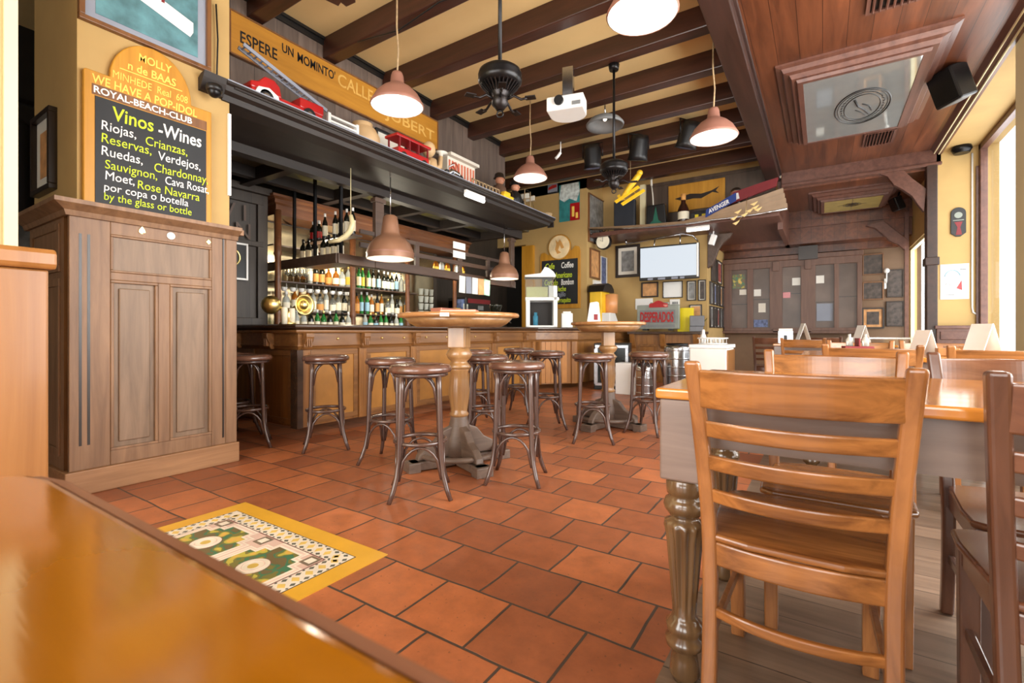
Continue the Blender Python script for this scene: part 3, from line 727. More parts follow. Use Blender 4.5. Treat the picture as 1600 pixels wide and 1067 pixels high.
# the return at the near end and the splayed far end
for (x0, x1) in ((-4.75, -4.2), (-5.4, -4.85)):
    MB().frame('y', ((x0 + x1) / 2, 2.642, .47), x1 - x0, .7, .05, .02).build('panel_frame', M['barx'], bt, .003)
MB().box(-4.16, -4.05, 2.6, 2.66, .1, .83).build('pilaster', M['bardk'], bt, .003)
for x in (-4.5, -5.1):
    o = corbel(0, nm='corbel'); o.rotation_euler = (0, 0, R(-90)); o.location = (x, 2.62, 0)
dx, dy = -3.6 + 4.1, .6; Ld = math.hypot(dx, dy); ux, uy = dx / Ld, dy / Ld
for k, s_ in enumerate((.06, Ld - .06)):
    MB().obox((0, 0, .465), (.1, .05, .73)).build('pilaster', M['bar'], bt, .003).location = (-4.1 + ux * s_ + uy * .02, 7.0 + uy * s_ - ux * .02, 0)
for o in list(bt.children)[-2:]: o.rotation_euler = (0, 0, math.atan2(dy, dx))
pl = MB()
for k in range(5): pl.obox((.14 + k * .1, -.012, .47), (.094, .02, .7))
o = pl.build('plank_panel', plain('orange_planks', (176, 118, 58), .4, var=.1), bt); o.location = (-4.1, 7.0, 0); o.rotation_euler = (0, 0, math.atan2(dy, dx))
for y in (3.05, 3.62, 3.95, 4.32, 4.7, 5.3):
    MB().sph((BX + .036, y, .93), .013, n=10, m=6).build('stud', M['brass'], bt)

# ------------------------------------------------------------------ back bar shelving with mirror
bb = thing('back_bar', 'mirrored wooden back bar shelving full of bottles', 'shelf unit', (0, 0, 0))
MB().box(-6.05, -5.95, 3.22, 6.6, .05, 2.45).build('back_panel', M['plankd'], bb)
MB().box(-5.95, -5.94, 3.3, 6.5, 1.0, 2.4).build('mirror', M['backmirror'], bb)
MB().box(-5.95, -5.35, 3.22, 6.6, .0, .93).build('base_cabinet', M['bardk'], bb)
MB().box(-5.95, -5.32, 3.22, 7.6, .93, .96).build('worktop', M['bardk'], bb)
MB().sweep([(-.5, 2.65), (.05, 2.65), (.05, 2.62), (.0, 2.6), (0, 2.56), (-.03, 2.54), (-.03, 2.42), (-.5, 2.42)], [(-5.95, 3.24), (-5.5, 3.24), (-5.5, 7.0)]).build('cornice', M['orange'], bb)
for y in (3.24, 4.32, 5.36, 6.5):
    MB().lathe([(.045, .96), (.05, 1.0), (.04, 1.02), (.04, 1.2), (.05, 1.24), (.036, 1.27), (.036, 1.9), (.05, 1.93), (.04, 1.96), (.04, 2.45)], (-5.44, y, 0), 14).build('column', M['orange'], bb)
SH = (.96, 1.255, 1.62)
for z in SH[1:]:
    MB().box(-5.94, -5.5, 3.27, 5.64, z - .02, z).build('shelf', M['rack'], bb, .003)
MB().box(-5.95, -5.6, 3.27, 6.5, 2.05, 2.07).build('shelf', M['rack'], bb, .003)
point = point_light('back_bar_glow', (-5.2, 3.85, 1.98), 22, (1, .9, .7), .1)
point_light('back_bar_glow', (-5.2, 4.9, 1.98), 22, (1, .9, .7), .1)
point_light('back_bar_glow', (-5.2, 6.3, 1.98), 12, (1, .9, .7), .1)

# bottles ------------------------------------------------------------------
BP = {
 'round': [(.001, 0), (.036, 0), (.038, .01), (.038, .17), (.034, .195), (.016, .225), (.013, .24), (.013, .29)],
 'slim': [(.001, 0), (.03, 0), (.032, .01), (.032, .2), (.026, .225), (.013, .255), (.012, .27), (.012, .315)],
 'stout': [(.001, 0), (.042, 0), (.044, .012), (.044, .13), (.038, .165), (.018, .19), (.016, .2), (.016, .245)],
 'wine': [(.001, 0), (.036, 0), (.037, .01), (.037, .19), (.03, .22), (.014, .245), (.0135, .3)],
}
proto = {}
def bottle(kind, gm, lm, cm, label, loc, group):
    key = (kind, gm, lm, cm)
    if key in proto:
        return dup(proto[key], loc, None, label, group)
    t = thing('bottle', label, 'bottle', loc, 0, group)
    pr = BP[kind]; h = pr[-1][1]; rb = pr[2][0]
    MB().lathe(pr, (0, 0, 0), 12).build('glass_body', M[gm], t)
    if lm:
        zt = [z for r_, z in pr if r_ == rb][-1]
        MB().lathe([(rb + .0012, zt * .22), (rb + .0012, zt * .85)], (0, 0, 0), 12, cap=False).build('label', M[lm], t)
    MB().lathe([(pr[-1][0] + .002, h - .035), (pr[-1][0] + .002, h + .006)], (0, 0, 0), 10).build('cap', M[cm], t)
    proto[key] = t
    return t
M['lab_y'] = plain('yellow_label', (226, 196, 70), .6)
M['lab_w'] = plain('cream_label', (236, 228, 204), .6)
M['lab_o'] = plain('orange_label', (210, 150, 80), .6)
M['lab_b'] = plain('blue_label', (150, 190, 210), .6)
cols = {'g_green': 'green', 'g_dark': 'dark', 'g_amber': 'amber', 'g_blue': 'blue', 'frosted': 'frosted', 'clear': 'clear'}
lbn = {'lab_y': 'yellow label', 'lab_w': 'cream label', 'lab_o': 'orange label', 'lab_b': 'pale blue label', None: 'no label'}
rng = random.Random(4)
def pick(row, y):
    if row == 2:
        if 4.9 < y < 5.35: return (rng.choice(('slim', 'round')), rng.choice(('g_blue', 'g_blue', 'g_dark')), rng.choice(('lab_b', 'lab_w')), 'white')
        if 4.4 < y < 4.9: return ('slim', rng.choice(('g_green', 'g_dark')), rng.choice(('lab_y', 'lab_w', 'lab_y')), rng.choice(('yel', 'black')))
        if 3.8 < y < 4.4: return (rng.choice(('round', 'stout')), rng.choice(('g_amber', 'g_dark', 'frosted')), rng.choice(('lab_w', 'lab_y', 'lab_o', 'lab_w')), rng.choice(('black', 'brass')))
        return (rng.choice(('round', 'slim')), rng.choice(('clear', 'frosted')), rng.choice((None, 'lab_w')), 'steel')
    if row == 1:
        if 4.55 < y < 4.75: return ('slim', 'g_green', rng.choice(('lab_b', 'lab_w')), 'white')
        return (rng.choice(('round', 'slim', 'stout')), rng.choice(('frosted', 'clear', 'g_amber', 'g_dark')), rng.choice(('lab_w', 'lab_w', 'lab_o')), rng.choice(('black', 'brass', 'white')))
    return (rng.choice(('slim', 'wine')), rng.choice(('frosted', 'g_dark', 'g_green', 'frosted')), rng.choice(('lab_w', 'lab_w', 'lab_b')), rng.choice(('white', 'black', 'brass')))
rown = ('back bar worktop', 'lower back bar shelf', 'upper back bar shelf')
grp = ('bottles on the back bar worktop', 'bottles on the lower back bar shelf', 'bottles on the upper back bar shelf')
for row, z in enumerate(SH):
    y = 3.36 if row < 2 else 3.8
    i = 0
    ymax = (5.3, 5.58, 5.58)[row]
    while y < ymax:
        if row or all(abs(y - c) > .1 for c in (4.32, 5.36)):
            k = pick(row, y); i += 1
            bottle(*k, '%s bottle from left on %s, %s glass, %s' % (nth(i), rown[row], cols[k[1]], lbn[k[2]]), (-5.395 if row == 0 else -5.62 + rng.uniform(-.02, .02), y, z + .001), grp[row])
        y += rng.uniform(.088, .105)
# glasses at the left end of the upper shelf and stacks further right
def glass_proto(label, loc, group):
    t = thing('stemmed_glass', label, 'glass', loc, 0, group)
    MB().lathe([(.03, 0), (.03, .004), (.004, .01), (.004, .08), (.03, .1), (.038, .14), (.034, .19)], (0, 0, 0), 12, cap=False).build('bowl', M['clear'], t)
    return t
g0 = None
for i in range(4):
    lb = '%s clear stemmed glass from the left on the upper back bar shelf' % nth(i + 1).capitalize()
    lc = (-5.6, 3.46 + i * .085, SH[2] + .001)
    if g0 is None: g0 = glass_proto(lb, lc, 'stemmed glasses on the upper back bar shelf')
    else: dup(g0, lc, None, lb)
M['cup'] = M['white']
for i in range(9):
    y = 3.4 + i * .115
    t = thing('coffee_cup', '%s white cup from the left hanging over the lower bottles' % nth(i + 1), 'cup', (-5.57, y, 1.5), R(30 * i), 'white cups hanging under the upper shelf')
    MB().lathe([(.018, 0), (.03, .01), (.036, .05), (.034, .05), (.028, .012)], (0, 0, 0), 12).build('bowl', M['cup'], t)
    MB().tube([(.034, 0, .042), (.055, 0, .04), (.055, 0, .018), (.03, 0, .012)], .004, 6).tube([(.05, 0, .04), (.05, 0, .085), (.045, 0, .095)], .002, 5).build('handle', M['cup'], t)
for i in range(3):
    t = thing('glass_stack', '%s stack of clear tumblers left of the coffee machine' % nth(i + 1).capitalize(), 'glasses', (-5.5, 5.72 + i * .12, .961), 0, 'tumbler stacks beside the coffee machine')
    for k in range(6):
        MB().lathe([(.034, 0), (.044, .1), (.041, .1), (.031, .005)], (0, 0, .04 + k * .12), 12, cap=False).build('tumbler', M['frosted'], t)
    MB().lathe([(.048, 0), (.048, .04)], (0, 0, 0), 14).build('tray', M['steel'], t)

# ------------------------------------------------------------------ rack hung over the bar
rk = thing('hanging_rack', 'brown slatted shelf rack hung over the bar on posts', 'rack', (0, 0, 0))
RX, RY, RE = -4.5, 3.37, 7.0
MB().box(RX - .02, RX + .02, RY, RE, 1.76, 1.87).box(-5.9, RX, RY - .02, RY + .02, 1.76, 1.87).build('fascia', M['rack'], rk, .004)
MB().box(RX - .35, RX - .02, RY + .02, RE, 1.80, 1.82).box(-5.45, RX - .35, RY + .02, RY + .45, 1.80, 1.82).build('deck', M['rack'], rk)
MB().box(RX - .015, RX + .015, RY + .3, RE, 1.98, 2.04).build('rail', M['rack'], rk, .003)
MB().box(RX - .015, RX + .015, RY + .3, 6.9, 2.14, 2.19).build('rail', M['rack'], rk, .003)
MB().box(-5.4, RX, RY + .2, RY + .34, 2.10, 2.12).build('upper_deck', M['rack'], rk)
for y in (4.6, 5.5, 6.2, 6.85):
    MB().box(RX - .018, RX + .018, y - .035, y + .035, 1.87, 2.19).build('slat', M['rack'], rk, .003)
for (y, w) in ((3.95, .065), (6.9, .05)):
    MB().box(RX - .03, RX + .03, y - w, y + w, 1.76, 2.615).box(RX - .045, RX + .045, y - w - .02, y + w + .02, 2.55, 2.6).build('post', M['rack'], rk, .005)
for x in (-5.38, -4.97, RX):
    MB().box(x - .015, x + .015, RY + .03, RY + .06, 1.8, 2.615 if x == RX else 2.785).build('strut', M['blackm'], rk)
p = [at_d(548, 336, 5.0), at_d(551, 350, 5.0), at_d(547, 361, 5.0), at_d(540, 369, 5.0), at_d(530, 375, 5.0), at_d(514, 378, 5.0)]
o = MB().tube(p, [.02, .03, .033, .03, .026, .02], 10).tube([p[0], (p[0][0], p[0][1], 2.712)], .004, 5).build('curved_horn', plain('ivory_horn', (206, 194, 150), .35)); tag(o, 'curved ivory-coloured horn hanging at the corner of the bar rack', 'horn')
t0 = None
for i, x in enumerate((-5.33, -5.22, -5.1, -4.93, -4.83, -4.73, -4.62)):
    bottle('wine', 'g_dark', 'lab_w', 'black', '%s dark wine bottle from the left on the rack deck' % nth(i + 1).capitalize(), (x, RY + .13, 1.821), 'wine bottles on the rack deck')
for i, x in enumerate((-5.33, -5.22, -5.1, -4.9, -4.8, -4.69, -4.58)):
    k = ('stout', 'g_dark', 'red', 'white') if i < 2 else ('slim', 'g_dark', 'lab_w', 'white')
    bottle(*k, '%s bottle from the left on the upper rack deck%s' % (nth(i + 1).capitalize(), ', red label' if i < 2 else ''), (x, RY + .27, 2.121), 'bottles on the upper rack deck')
for i, y in enumerate((5.15, 5.27, 5.4, 5.62, 5.74)):
    bottle('stout', ('g_amber', 'frosted')[i % 2], 'lab_y' if i % 2 == 0 else None, 'brass', '%s squat bottle from the left behind the rack rails' % nth(i + 1).capitalize(), (RX - .16, y, 1.821), 'squat bottles behind the rack rails')
for i, (c, w) in enumerate((('paper', .14), ('greymat', .13), ('paper', .14), ('sepia', .15), ('mint', .16))):
    if c == 'mint': M['mint'] = plain('mint_paper', (176, 222, 196), .6)
    y = 5.52 + i * .155
    o = MB().obox((RX + .026, y, 1.70), (.004, w, .25), Matrix.Rotation(R((-2, 1, -1, 2, -4)[i]), 3, 'X')).build('paper_note', M[c])
    tag(o, ('white paper note leftmost on the rack fascia', 'grey-blue paper note second on the rack fascia', 'white paper note third on the rack fascia', 'tan paper note fourth on the rack fascia', 'mint green paper note rightmost on the rack fascia')[i], 'note', 'paper notes on the rack fascia')
for i, (z, m) in enumerate(((2.26, 'paper'), (2.13, 'white'))):
    o = MB().box(RX + .018, RX + .021, 5.32, 5.6, z - .05, z + .05).build('price_card', M[m]); tag(o, ('white price card, upper of two on the rack rail', 'white price card, lower of two on the rack rail')[i], 'card', 'price cards on the rack rail')

# beer tap, machines and small things on the counters
t = thing('beer_tap', 'brass beer tap with globe and horn fittings on the bar end', 'beer tap', (-4.46, 2.76, 1.07))
MB().lathe([(.075, 0), (.08, .015), (.05, .03), (.045, .1), (.05, .13)], (0, 0, .001), 18).build('column', M['brass'], t)
MB().sph((-.02, -.16, .19), .09).build('globe', M['brass'], t)
MB().lathe([(.03, -.06), (.045, -.02), (.07, .03), (.105, .05), (.11, .055), (.09, .045), (.05, .02)], (.02, .14, .2), 20, 'x', cap=False).sph((.03, .14, .2), .062).build('horn', M['brass'], t)
MB().tube([(-.02, -.1, .18), (0, -.02, .14), (0, .05, .15), (.02, .1, .19)], .022).build('cross_tube', M['brass'], t)
MB().lathe([(.028, 0), (.03, .16), (.02, .17)], (.04, -.06, .001), 12).lathe([(.03, 0), (.03, .16)], (.04, .02, .001), 12).build('cream_pots', M['lab_w'], t)
t = thing('copper_box', 'polished pink copper drip box beside the coffee machine', 'box', (-5.2, 5.75, .961))
MB().box(-.1, .13, -.02, .5, .25, .42).build('body', M['pink'], t, .01)
MB().box(-.09, .12, 0, .48, 0, .25).build('stand', M['black'], t)
t = thing('coffee_machine', 'black and red coffee machine on the back bar', 'coffee machine', (-5.5, 7.1, .961))
MB().box(-.3, .1, -.36, .4, .0, .12).box(-.3, -.05, -.36, .4, .12, .62).box(-.3, .12, -.36, .4, .42, .66).build('body', M['black'], t, .015)
MB().box(.12, .13, -.3, .38, .56, .64).build('red_trim', M['redd'], t)
MB().box(.12, .13, .0, .16, .44, .52).build('display', M['greyp'], t)
for yy in (-.2, .1): MB().lathe([(.03, .3), (.035, .42)], (.03, yy, 0), 12).tube([(.05, yy, .36), (.16, yy, .34)], .012).build('group_head', M['steel'], t)
MB().box(-.1, .1, -.44, -.37, .2, .62).build('blue_bag', M['bluepic'], t)
o = MB().box(-5.3, -5.22, 6.28, 6.39, .961, 1.4).build('yellow_carton', M['lab_y']); tag(o, 'tall yellow carton in front of the coffee machine', 'carton')
for i, y in enumerate((6.46, 6.56)):
    o = MB().lathe([(.03, .961), (.035, 1.3), (.012, 1.4), (.012, 1.48)], (-5.2, y, 0), 12).build('flask', M['frosted']); tag(o, ('clear tall flask right beside the yellow carton', 'clear tall flask second from the yellow carton')[i], 'flask', 'tall flasks by the carton')
t = thing('espresso_grinder', 'small dark grinder near the bar end under the far pendant', 'grinder', (-4.42, 6.3, 1.071))
MB().box(-.1, .1, -.14, .14, 0, .16).build('body', M['black'], t, .02)
MB().lathe([(.05, .16), (.11, .34), (.11, .36)], (0, 0, 0), 14).build('hopper', M['g_dark'], t)
MB().tube([(.1, .0, .1), (.2, .06, .12), (.22, .12, .06)], .012).build('handle', M['steel'], t)
t = thing('juice_dispenser', 'white lime juice dispenser standing on the far bar counter', 'juice dispenser', (-4.13, 7.28, 1.071), R(-58))
MB().box(-.11, -.1, -.2, .2, .04, .45).build('dark_back', M['blackm'], t)
MB().box(-.2, .2, -.27, .27, 0, .035).box(-.2, .2, .2, .27, .0, .52).box(-.2, .2, -.27, -.2, .0, .5).box(-.2, .2, -.28, .3, .46, .52).box(-.2, -.12, -.27, .27, 0, .5).box(-.12, .16, .12, .27, .5, .72).build('body', M['white'], t, .012)
MB().box(-.18, .12, -.26, .11, .521, .70).build('juice', M['juice'], t)
MB().box(-.19, .19, -.28, .2, .522, .86).build('tank', M['clear'], t)
MB().prism([(-.29, .86), (.24, .86), (.24, .9), (.2, .96), (.12, 1.02), (.05, 1.04), (.03, 1.0), (-.02, .93), (-.29, .9)], 'x', -.2, .2).build('lid', M['white'], t, .01)
MB().lathe([(.04, .035), (.045, .2), (.03, .2), (.03, .26)], (.08, -.1, 0), 12).build('blue_cup', M['g_blue'], t)
t = thing('orange_juicer', 'yellow and black orange juicer by the wall pier', 'juice dispenser', (-3.72, 9.1, 1.071))
MB().box(-.2, .05, -.22, .22, 0, .75).build('back_panel', M['yeltoy'], t, .01)
MB().prism([(-.3, .72), (.3, .72), (.28, .8), (.16, .88), (-.02, .9), (-.2, .85)], 'x', -.22, .12).build('hood', M['black'], t, .008)
MB().lathe([(.13, .3), (.14, .68)], (.12, .12, 0), 18).build('juice_jar', M['orangej'], t)
MB().prism([(-.2, 0), (.28, 0), (.28, .1), (.1, .3), (-.2, .3)], 'x', .05, .22).build('base', M['white'], t, .01)
t = thing('napkin_carton', 'white napkin carton on the far bar beside the juice dispenser', 'carton', (-3.88, 7.78, 1.071), R(30))
MB().box(-.1, .1, -.09, .09, 0, .26).build('box', M['white'], t, .01); MB().box(-.07, .07, -.06, .06, .26, .29).build('napkins', M['paper'], t)

# ------------------------------------------------------------------ pendant lamps
def pendant(label, loc, rim, topz, group):
    t = thing('pendant_lamp', label, 'lamp', loc, 0, group)
    pr = [(rim, 0), (rim + .008, .012), (rim * .98, .035), (rim * .82, .10), (rim * .58, .155), (rim * .34, .19), (rim * .27, .205), (rim * .24, .27), (rim * .19, .3), (.012, .31)]
    MB().lathe(pr, (0, 0, 0), 28, cap=False).build('shade', M['rose'], t)
    pi = [(rim - .002, .004), (rim * .95, .03), (rim * .79, .09), (rim * .55, .143), (rim * .3, .18), (.01, .19)]
    MB().lathe(pi, (0, 0, 0), 28, cap=False).build('enamel_lining', M['enamel'], t)
    MB().sph((0, 0, .11), .035).build('bulb', M['bulb'], t)
    MB().tube([(0, 0, .30), (.01, .004, .5), (-.006, 0, .7), (0, 0, topz - loc[2])], .008, 6).build('cord', M['straw'], t)
    point_light('pendant_glow', (loc[0], loc[1], loc[2] + .03), 4, (1, .9, .74), .05)
    return t
G = 'rose enamel pendant lamps under the beamed ceiling'
pendant('rose enamel pendant lamp in front of the long sign', (-3.14, 2.97, 2.98), .225, 4.12, G)
pendant('rose enamel pendant lamp at the top of the picture beside the boarded ceiling', (-.95, 2.96, 2.99), .215, 4.12, G)
pendant('rose enamel pendant lamp beside the rightmost black spotlight', (-.92, 5.14, 2.95), .225, 4.12, G)
pendant('rose enamel pendant lamp above the far end of the bar canopy', (-3.3, 5.52, 3.06), .225, 4.12, G)
def bell(label, loc, rim, topz):
    t = thing('pendant_lamp', label, 'lamp', loc, 0, 'copper bell lamps over the bar')
    s = rim / .26
    pr = [(rim, 0), (rim, .05 * s), (rim * .97, .1 * s), (rim * .85, .17 * s), (rim * .62, .235 * s), (rim * .42, .265 * s), (rim * .40, .29 * s), (rim * .36, .36 * s), (rim * .30, .47 * s), (rim * .2, .49 * s), (.01, .5 * s)]
    MB().lathe(pr, (0, 0, 0), 28, cap=False).build('shade', M['copper'], t)
    MB().lathe([(rim + .003, .055 * s), (rim + .003, .066 * s)], (0, 0, 0), 28, cap=False).build('rim_band', M['rose'], t)
    MB().lathe([(rim - .004, .004), (rim * .94, .1 * s), (rim * .8, .165 * s), (rim * .5, .235 * s), (.01, .25 * s)], (0, 0, 0), 28, cap=False).build('enamel_lining', M['enamel'], t)
    MB().sph((0, 0, .1), .04).build('bulb', M['bulb'], t)
    MB().tube([(0, 0, .49 * s), (0, 0, topz - loc[2])], .006, 6).build('cord', M['steel'], t)
    point_light('pendant_glow', (loc[0], loc[1], loc[2] + .02), 3.5, (1, .85, .62), .05)
a = at_x(610, 405, -4.05); bell('copper bell pendant lamp over the bar left of the high table', (a[0], a[1], a[2]), .26, 2.724)
a = at_x(788, 436, -4.2); bell('copper bell pendant lamp over the bar nearer the juice dispenser', (a[0], a[1], a[2]), .225, 2.71)

# ceiling fans without blades, a third one with its blades just above the frame
def fan(label, loc, topz, blades):
    t = thing('ceiling_fan', label, 'ceiling fan', loc, R(20), 'black ceiling fans')
    MB().tube([(0, 0, .1), (0, 0, topz - loc[2])], .014, 8).lathe([(.05, topz - loc[2] - .06), (.06, topz - loc[2])], (0, 0, 0), 14).build('rod', M['blackm'], t)
    MB().lathe([(.03, .12), (.06, .11), (.11, .10), (.145, .075), (.152, .05), (.148, .035), (.152, .02), (.15, .0), (.13, -.02), (.1, -.03)], (0, 0, 0), 32).build('motor_housing', M['blackm'], t)
    v = MB()
    for k in range(28):
        a_ = 2 * PI * k / 28
        v.bar((.13 * math.cos(a_), .13 * math.sin(a_), -.02), (.075 * math.cos(a_), .075 * math.sin(a_), -.075), .008, .01)
    v.build('vent_ribs', M['iron'], t)
    MB().lathe([(.07, -.03), (.072, -.07), (.05, -.09), (.055, -.11), (.058, -.15), (.04, -.17), (.025, -.19)], (0, 0, 0), 20).build('hub', M['iron'], t)
    MB().tube([(.022 * math.cos(a_), 0, -.215 + .022 * math.sin(a_)) for a_ in [2 * PI * k / 12 for k in range(12)]], .006, 6, True).build('pull_ring', M['blackm'], t)
    for k in range(5):
        a_ = 2 * PI * k / 5
        c_, s_ = math.cos(a_), math.sin(a_)
        b_ = MB()
        b_.tube([(.05 * c_, .05 * s_, -.12), (.1 * c_, .1 * s_, -.1), (.15 * c_, .15 * s_, -.13), (.19 * c_, .19 * s_, -.125)], .009, 6)
        Mr = Matrix.Rotation(a_, 3, 'Z')
        b_.obox((.215 * c_, .215 * s_, -.125), (.07, .05, .008), Mr)
        br = b_.build('blade_bracket', M['iron'], t)
        if blades:
            q = [(.22, -.05), (.62, -.075), (.66, -.02), (.63, .0), (.66, .02), (.62, .075), (.22, .05)]
            m_ = MB().prism(q, 'z', -.12, -.11).build('blade', M['fanblade'], br)
            m_.rotation_euler = (0, 0, a_)
    return t
fan('black ceiling fan without blades hanging near the white projector', (-1.87, 2.72, 2.72), 4.12, False)
fan('black ceiling fan without blades hanging near the yellow model plane', (-1.9, 4.95, 2.74), 3.9, False)
fan('dark ceiling fan whose blade tip shows at the top edge', (-1.68, 1.1, 2.82), 4.12, True).rotation_euler = (0, 0, R(130))

t = thing('projector', 'white video projector hung from a ceiling beam', 'projector', (-2.34, 4.72, 3.46), R(14))
pts = [(-.2, -.17), (.2, -.17), (.2, .02)] + [(.2 * math.cos(a_), .02 + .17 * math.sin(a_)) for a_ in [PI * k / 12 for k in range(1, 12)]] + [(-.2, .02)]
MB().prism(pts, 'z', -.09, .06).build('body', M['white'], t, .012)
MB().lathe([(.05, -.2), (.05, -.16)], (-.06, 0, .005), 20, 'y').build('lens', M['black'], t)
MB().box(.08, .17, -.175, -.165, -.06, -.02).build('grille', M['greyp'], t)
MB().box(-.06, .06, -.02, .06, .06, .44).box(-.09, .09, -.05, .09, .06, .09).build('ceiling_mount', M['steel'], t, .006)
t = thing('dish_light', 'shallow grey glass dish light under a far ceiling beam', 'lamp', (-2.42, 5.98, 3.72))
MB().lathe([(.02, .16), (.1, .14), (.2, .09), (.25, .03), (.24, .0), (.19, .07), (.1, .12)], (0, 0, 0), 24, cap=False).build('dish', M['greyp'], t)
MB().tube([(0, 0, .14), (0, 0, .4)], .01).build('stem', M['steel'], t)
MB().sph((0, 0, .1), .025).build('bulb', M['bulb'], t)
def spot_black(label, px, py, rz, tilt):
    c = at_y(px, py, 7.25)
    t = thing('stage_spotlight', label, 'spotlight', c, R(rz), 'black stage spotlights on the far beam')
    b_ = MB().lathe([(.02, .2), (.12, .19), (.14, .12), (.14, -.1), (.16, -.18), (.13, -.17)], (0, 0, 0), 16)
    o = b_.build('housing', M['black'], t); o.rotation_euler = (R(tilt), 0, 0)
    MB().tube([(-.16, 0, 0), (-.17, 0, .22), (.17, 0, .22), (.16, 0, 0)], .012, 6).tube([(0, 0, .22), (0, 0, 3.92 - c[2])], .014, 6).build('yoke', M['blackm'], t)
    MB().lathe([(.125, -.172), (.125, -.168)], (0, 0, 0), 16).build('lens', M['bluepic'], o)
spot_black('leftmost of the three black stage spotlights on the far beam', 926, 246, 10, 12)
spot_black('middle black stage spotlight on the far beam', 998, 232, 40, 18)
spot_black('rightmost of the three black stage spotlights, next to a pendant lamp', 1076, 212, 60, 22)
o = MB().tube([(-3.9, 3.16, 3.9), (-3.3, 3.14, 3.8), (-2.8, 3.15, 3.885), (-2.2, 3.14, 3.78), (-1.6, 3.15, 3.89)], .008, 6).build('beam_cable', M['black']); tag(o, 'thin black cable sagging along a ceiling beam', 'cable')
q0 = at_y(876, 238, 6.52)
o = MB().tube([at_y(868, 248, 6.52), at_y(872, 244, 6.52), q0], .022).tube([q0, (q0[0], 6.52, 3.9)], .008).build('white_spotlight', M['white']); tag(o, 'small white ceiling spotlight near the far beams', 'spotlight')
o.location = (0, 0, 0)

# ------------------------------------------------------------------ bar stools
def make_stool(label):
    t = thing('bar_stool', label, 'stool', (0, 0, 0), 0, 'bentwood bar stools')
    SZ = .8
    MB().lathe([(.17, SZ - .05), (.188, SZ - .048), (.193, SZ - .035), (.19, SZ - .018), (.178, SZ - .006), (.14, SZ), (.001, SZ + .004)], (0, 0, 0), 28).build('seat', M['seat'], t)
    MB().tube([(.158 * math.cos(a), .158 * math.sin(a), SZ - .062) for a in [2 * PI * k / 24 for k in range(24)]], .014, 6, True).build('seat_ring', M['stool'], t)
    def legp(a, z):
        r = .152 + .03 * (SZ - z) / SZ + (.07 * max(0, (.26 - z) / .26) ** 2)
        return (r * math.cos(a), r * math.sin(a), z)
    A = [PI / 4 + k * PI / 2 for k in range(4)]
    for a in A:
        zs = [0, .06, .14, .24, .36, .5, .65, .755]
        MB().tube([legp(a, z) for z in zs], [.013, .0145, .016, .0165, .017, .017, .0165, .016], 8).build('leg', M['stool'], t)
    MB().tube([((.155) * math.cos(a), (.155) * math.sin(a), .33) for a in [2 * PI * k / 28 for k in range(28)]], .013, 6, True).build('foot_ring', M['stool'], t)
    for i in range(4):
        a, b = A[i], A[i] + PI / 2
        for (zb, zt, nm) in ((.55, .735, 'upper_brace'), (.12, .31, 'lower_brace')):
            pts = []
            for k in range(11):
                u = k / 10
                p0 = Vector(legp(a, zb)); p1 = Vector(legp(b, zb))
                h = math.sin(PI * min(1, max(0, u))) ** .42
                q = p0.lerp(p1, .06 + .88 * u)
                q.z = zb + (zt - zb) * h
                pts.append(q)
            MB().tube(pts, .0085, 6).build(nm, M['stool'], t)
    return t
stools = [
 (-2.09, 2.17, 43, 'foremost dark bentwood bar stool, left of the near high table leg'),
 (-1.74, 2.73, 22, 'bentwood bar stool directly right of the near high table'),
 (-2.80, 2.58, 20, 'bentwood bar stool half hidden behind the foremost stool'),
 (-3.60, 2.58, 55, 'bentwood bar stool standing alone in front of the bar corner'),
 (-4.22, 2.24, 60, 'bentwood bar stool beside the panelled cabinet'),
 (-4.72, 2.36, 10, 'bentwood bar stool mostly hidden behind the one beside the cabinet'),
 (-2.46, 3.36, 30, 'bentwood bar stool tucked behind the near high table'),
 (-3.25, 4.24, 50, 'bentwood bar stool against the middle of the bar'),
 (-3.12, 4.95, 15, 'bentwood bar stool farther along the bar behind the near table'),
 (-2.42, 4.38, 40, 'bentwood bar stool left of the far high table'),
 (-1.77, 4.08, 25, 'bentwood bar stool in front of the far high table'),
 (-1.445, 4.70, -8, 'bentwood bar stool right of the far high table by the keg'),
]
s0 = None
for (x, y, rz, lb) in stools:
    if s0 is None:
        s0 = make_stool(lb); s0.location = (x, y, 0); s0.rotation_euler = (0, 0, R(rz))
    else: dup(s0, (x, y, 0), R(rz), lb)

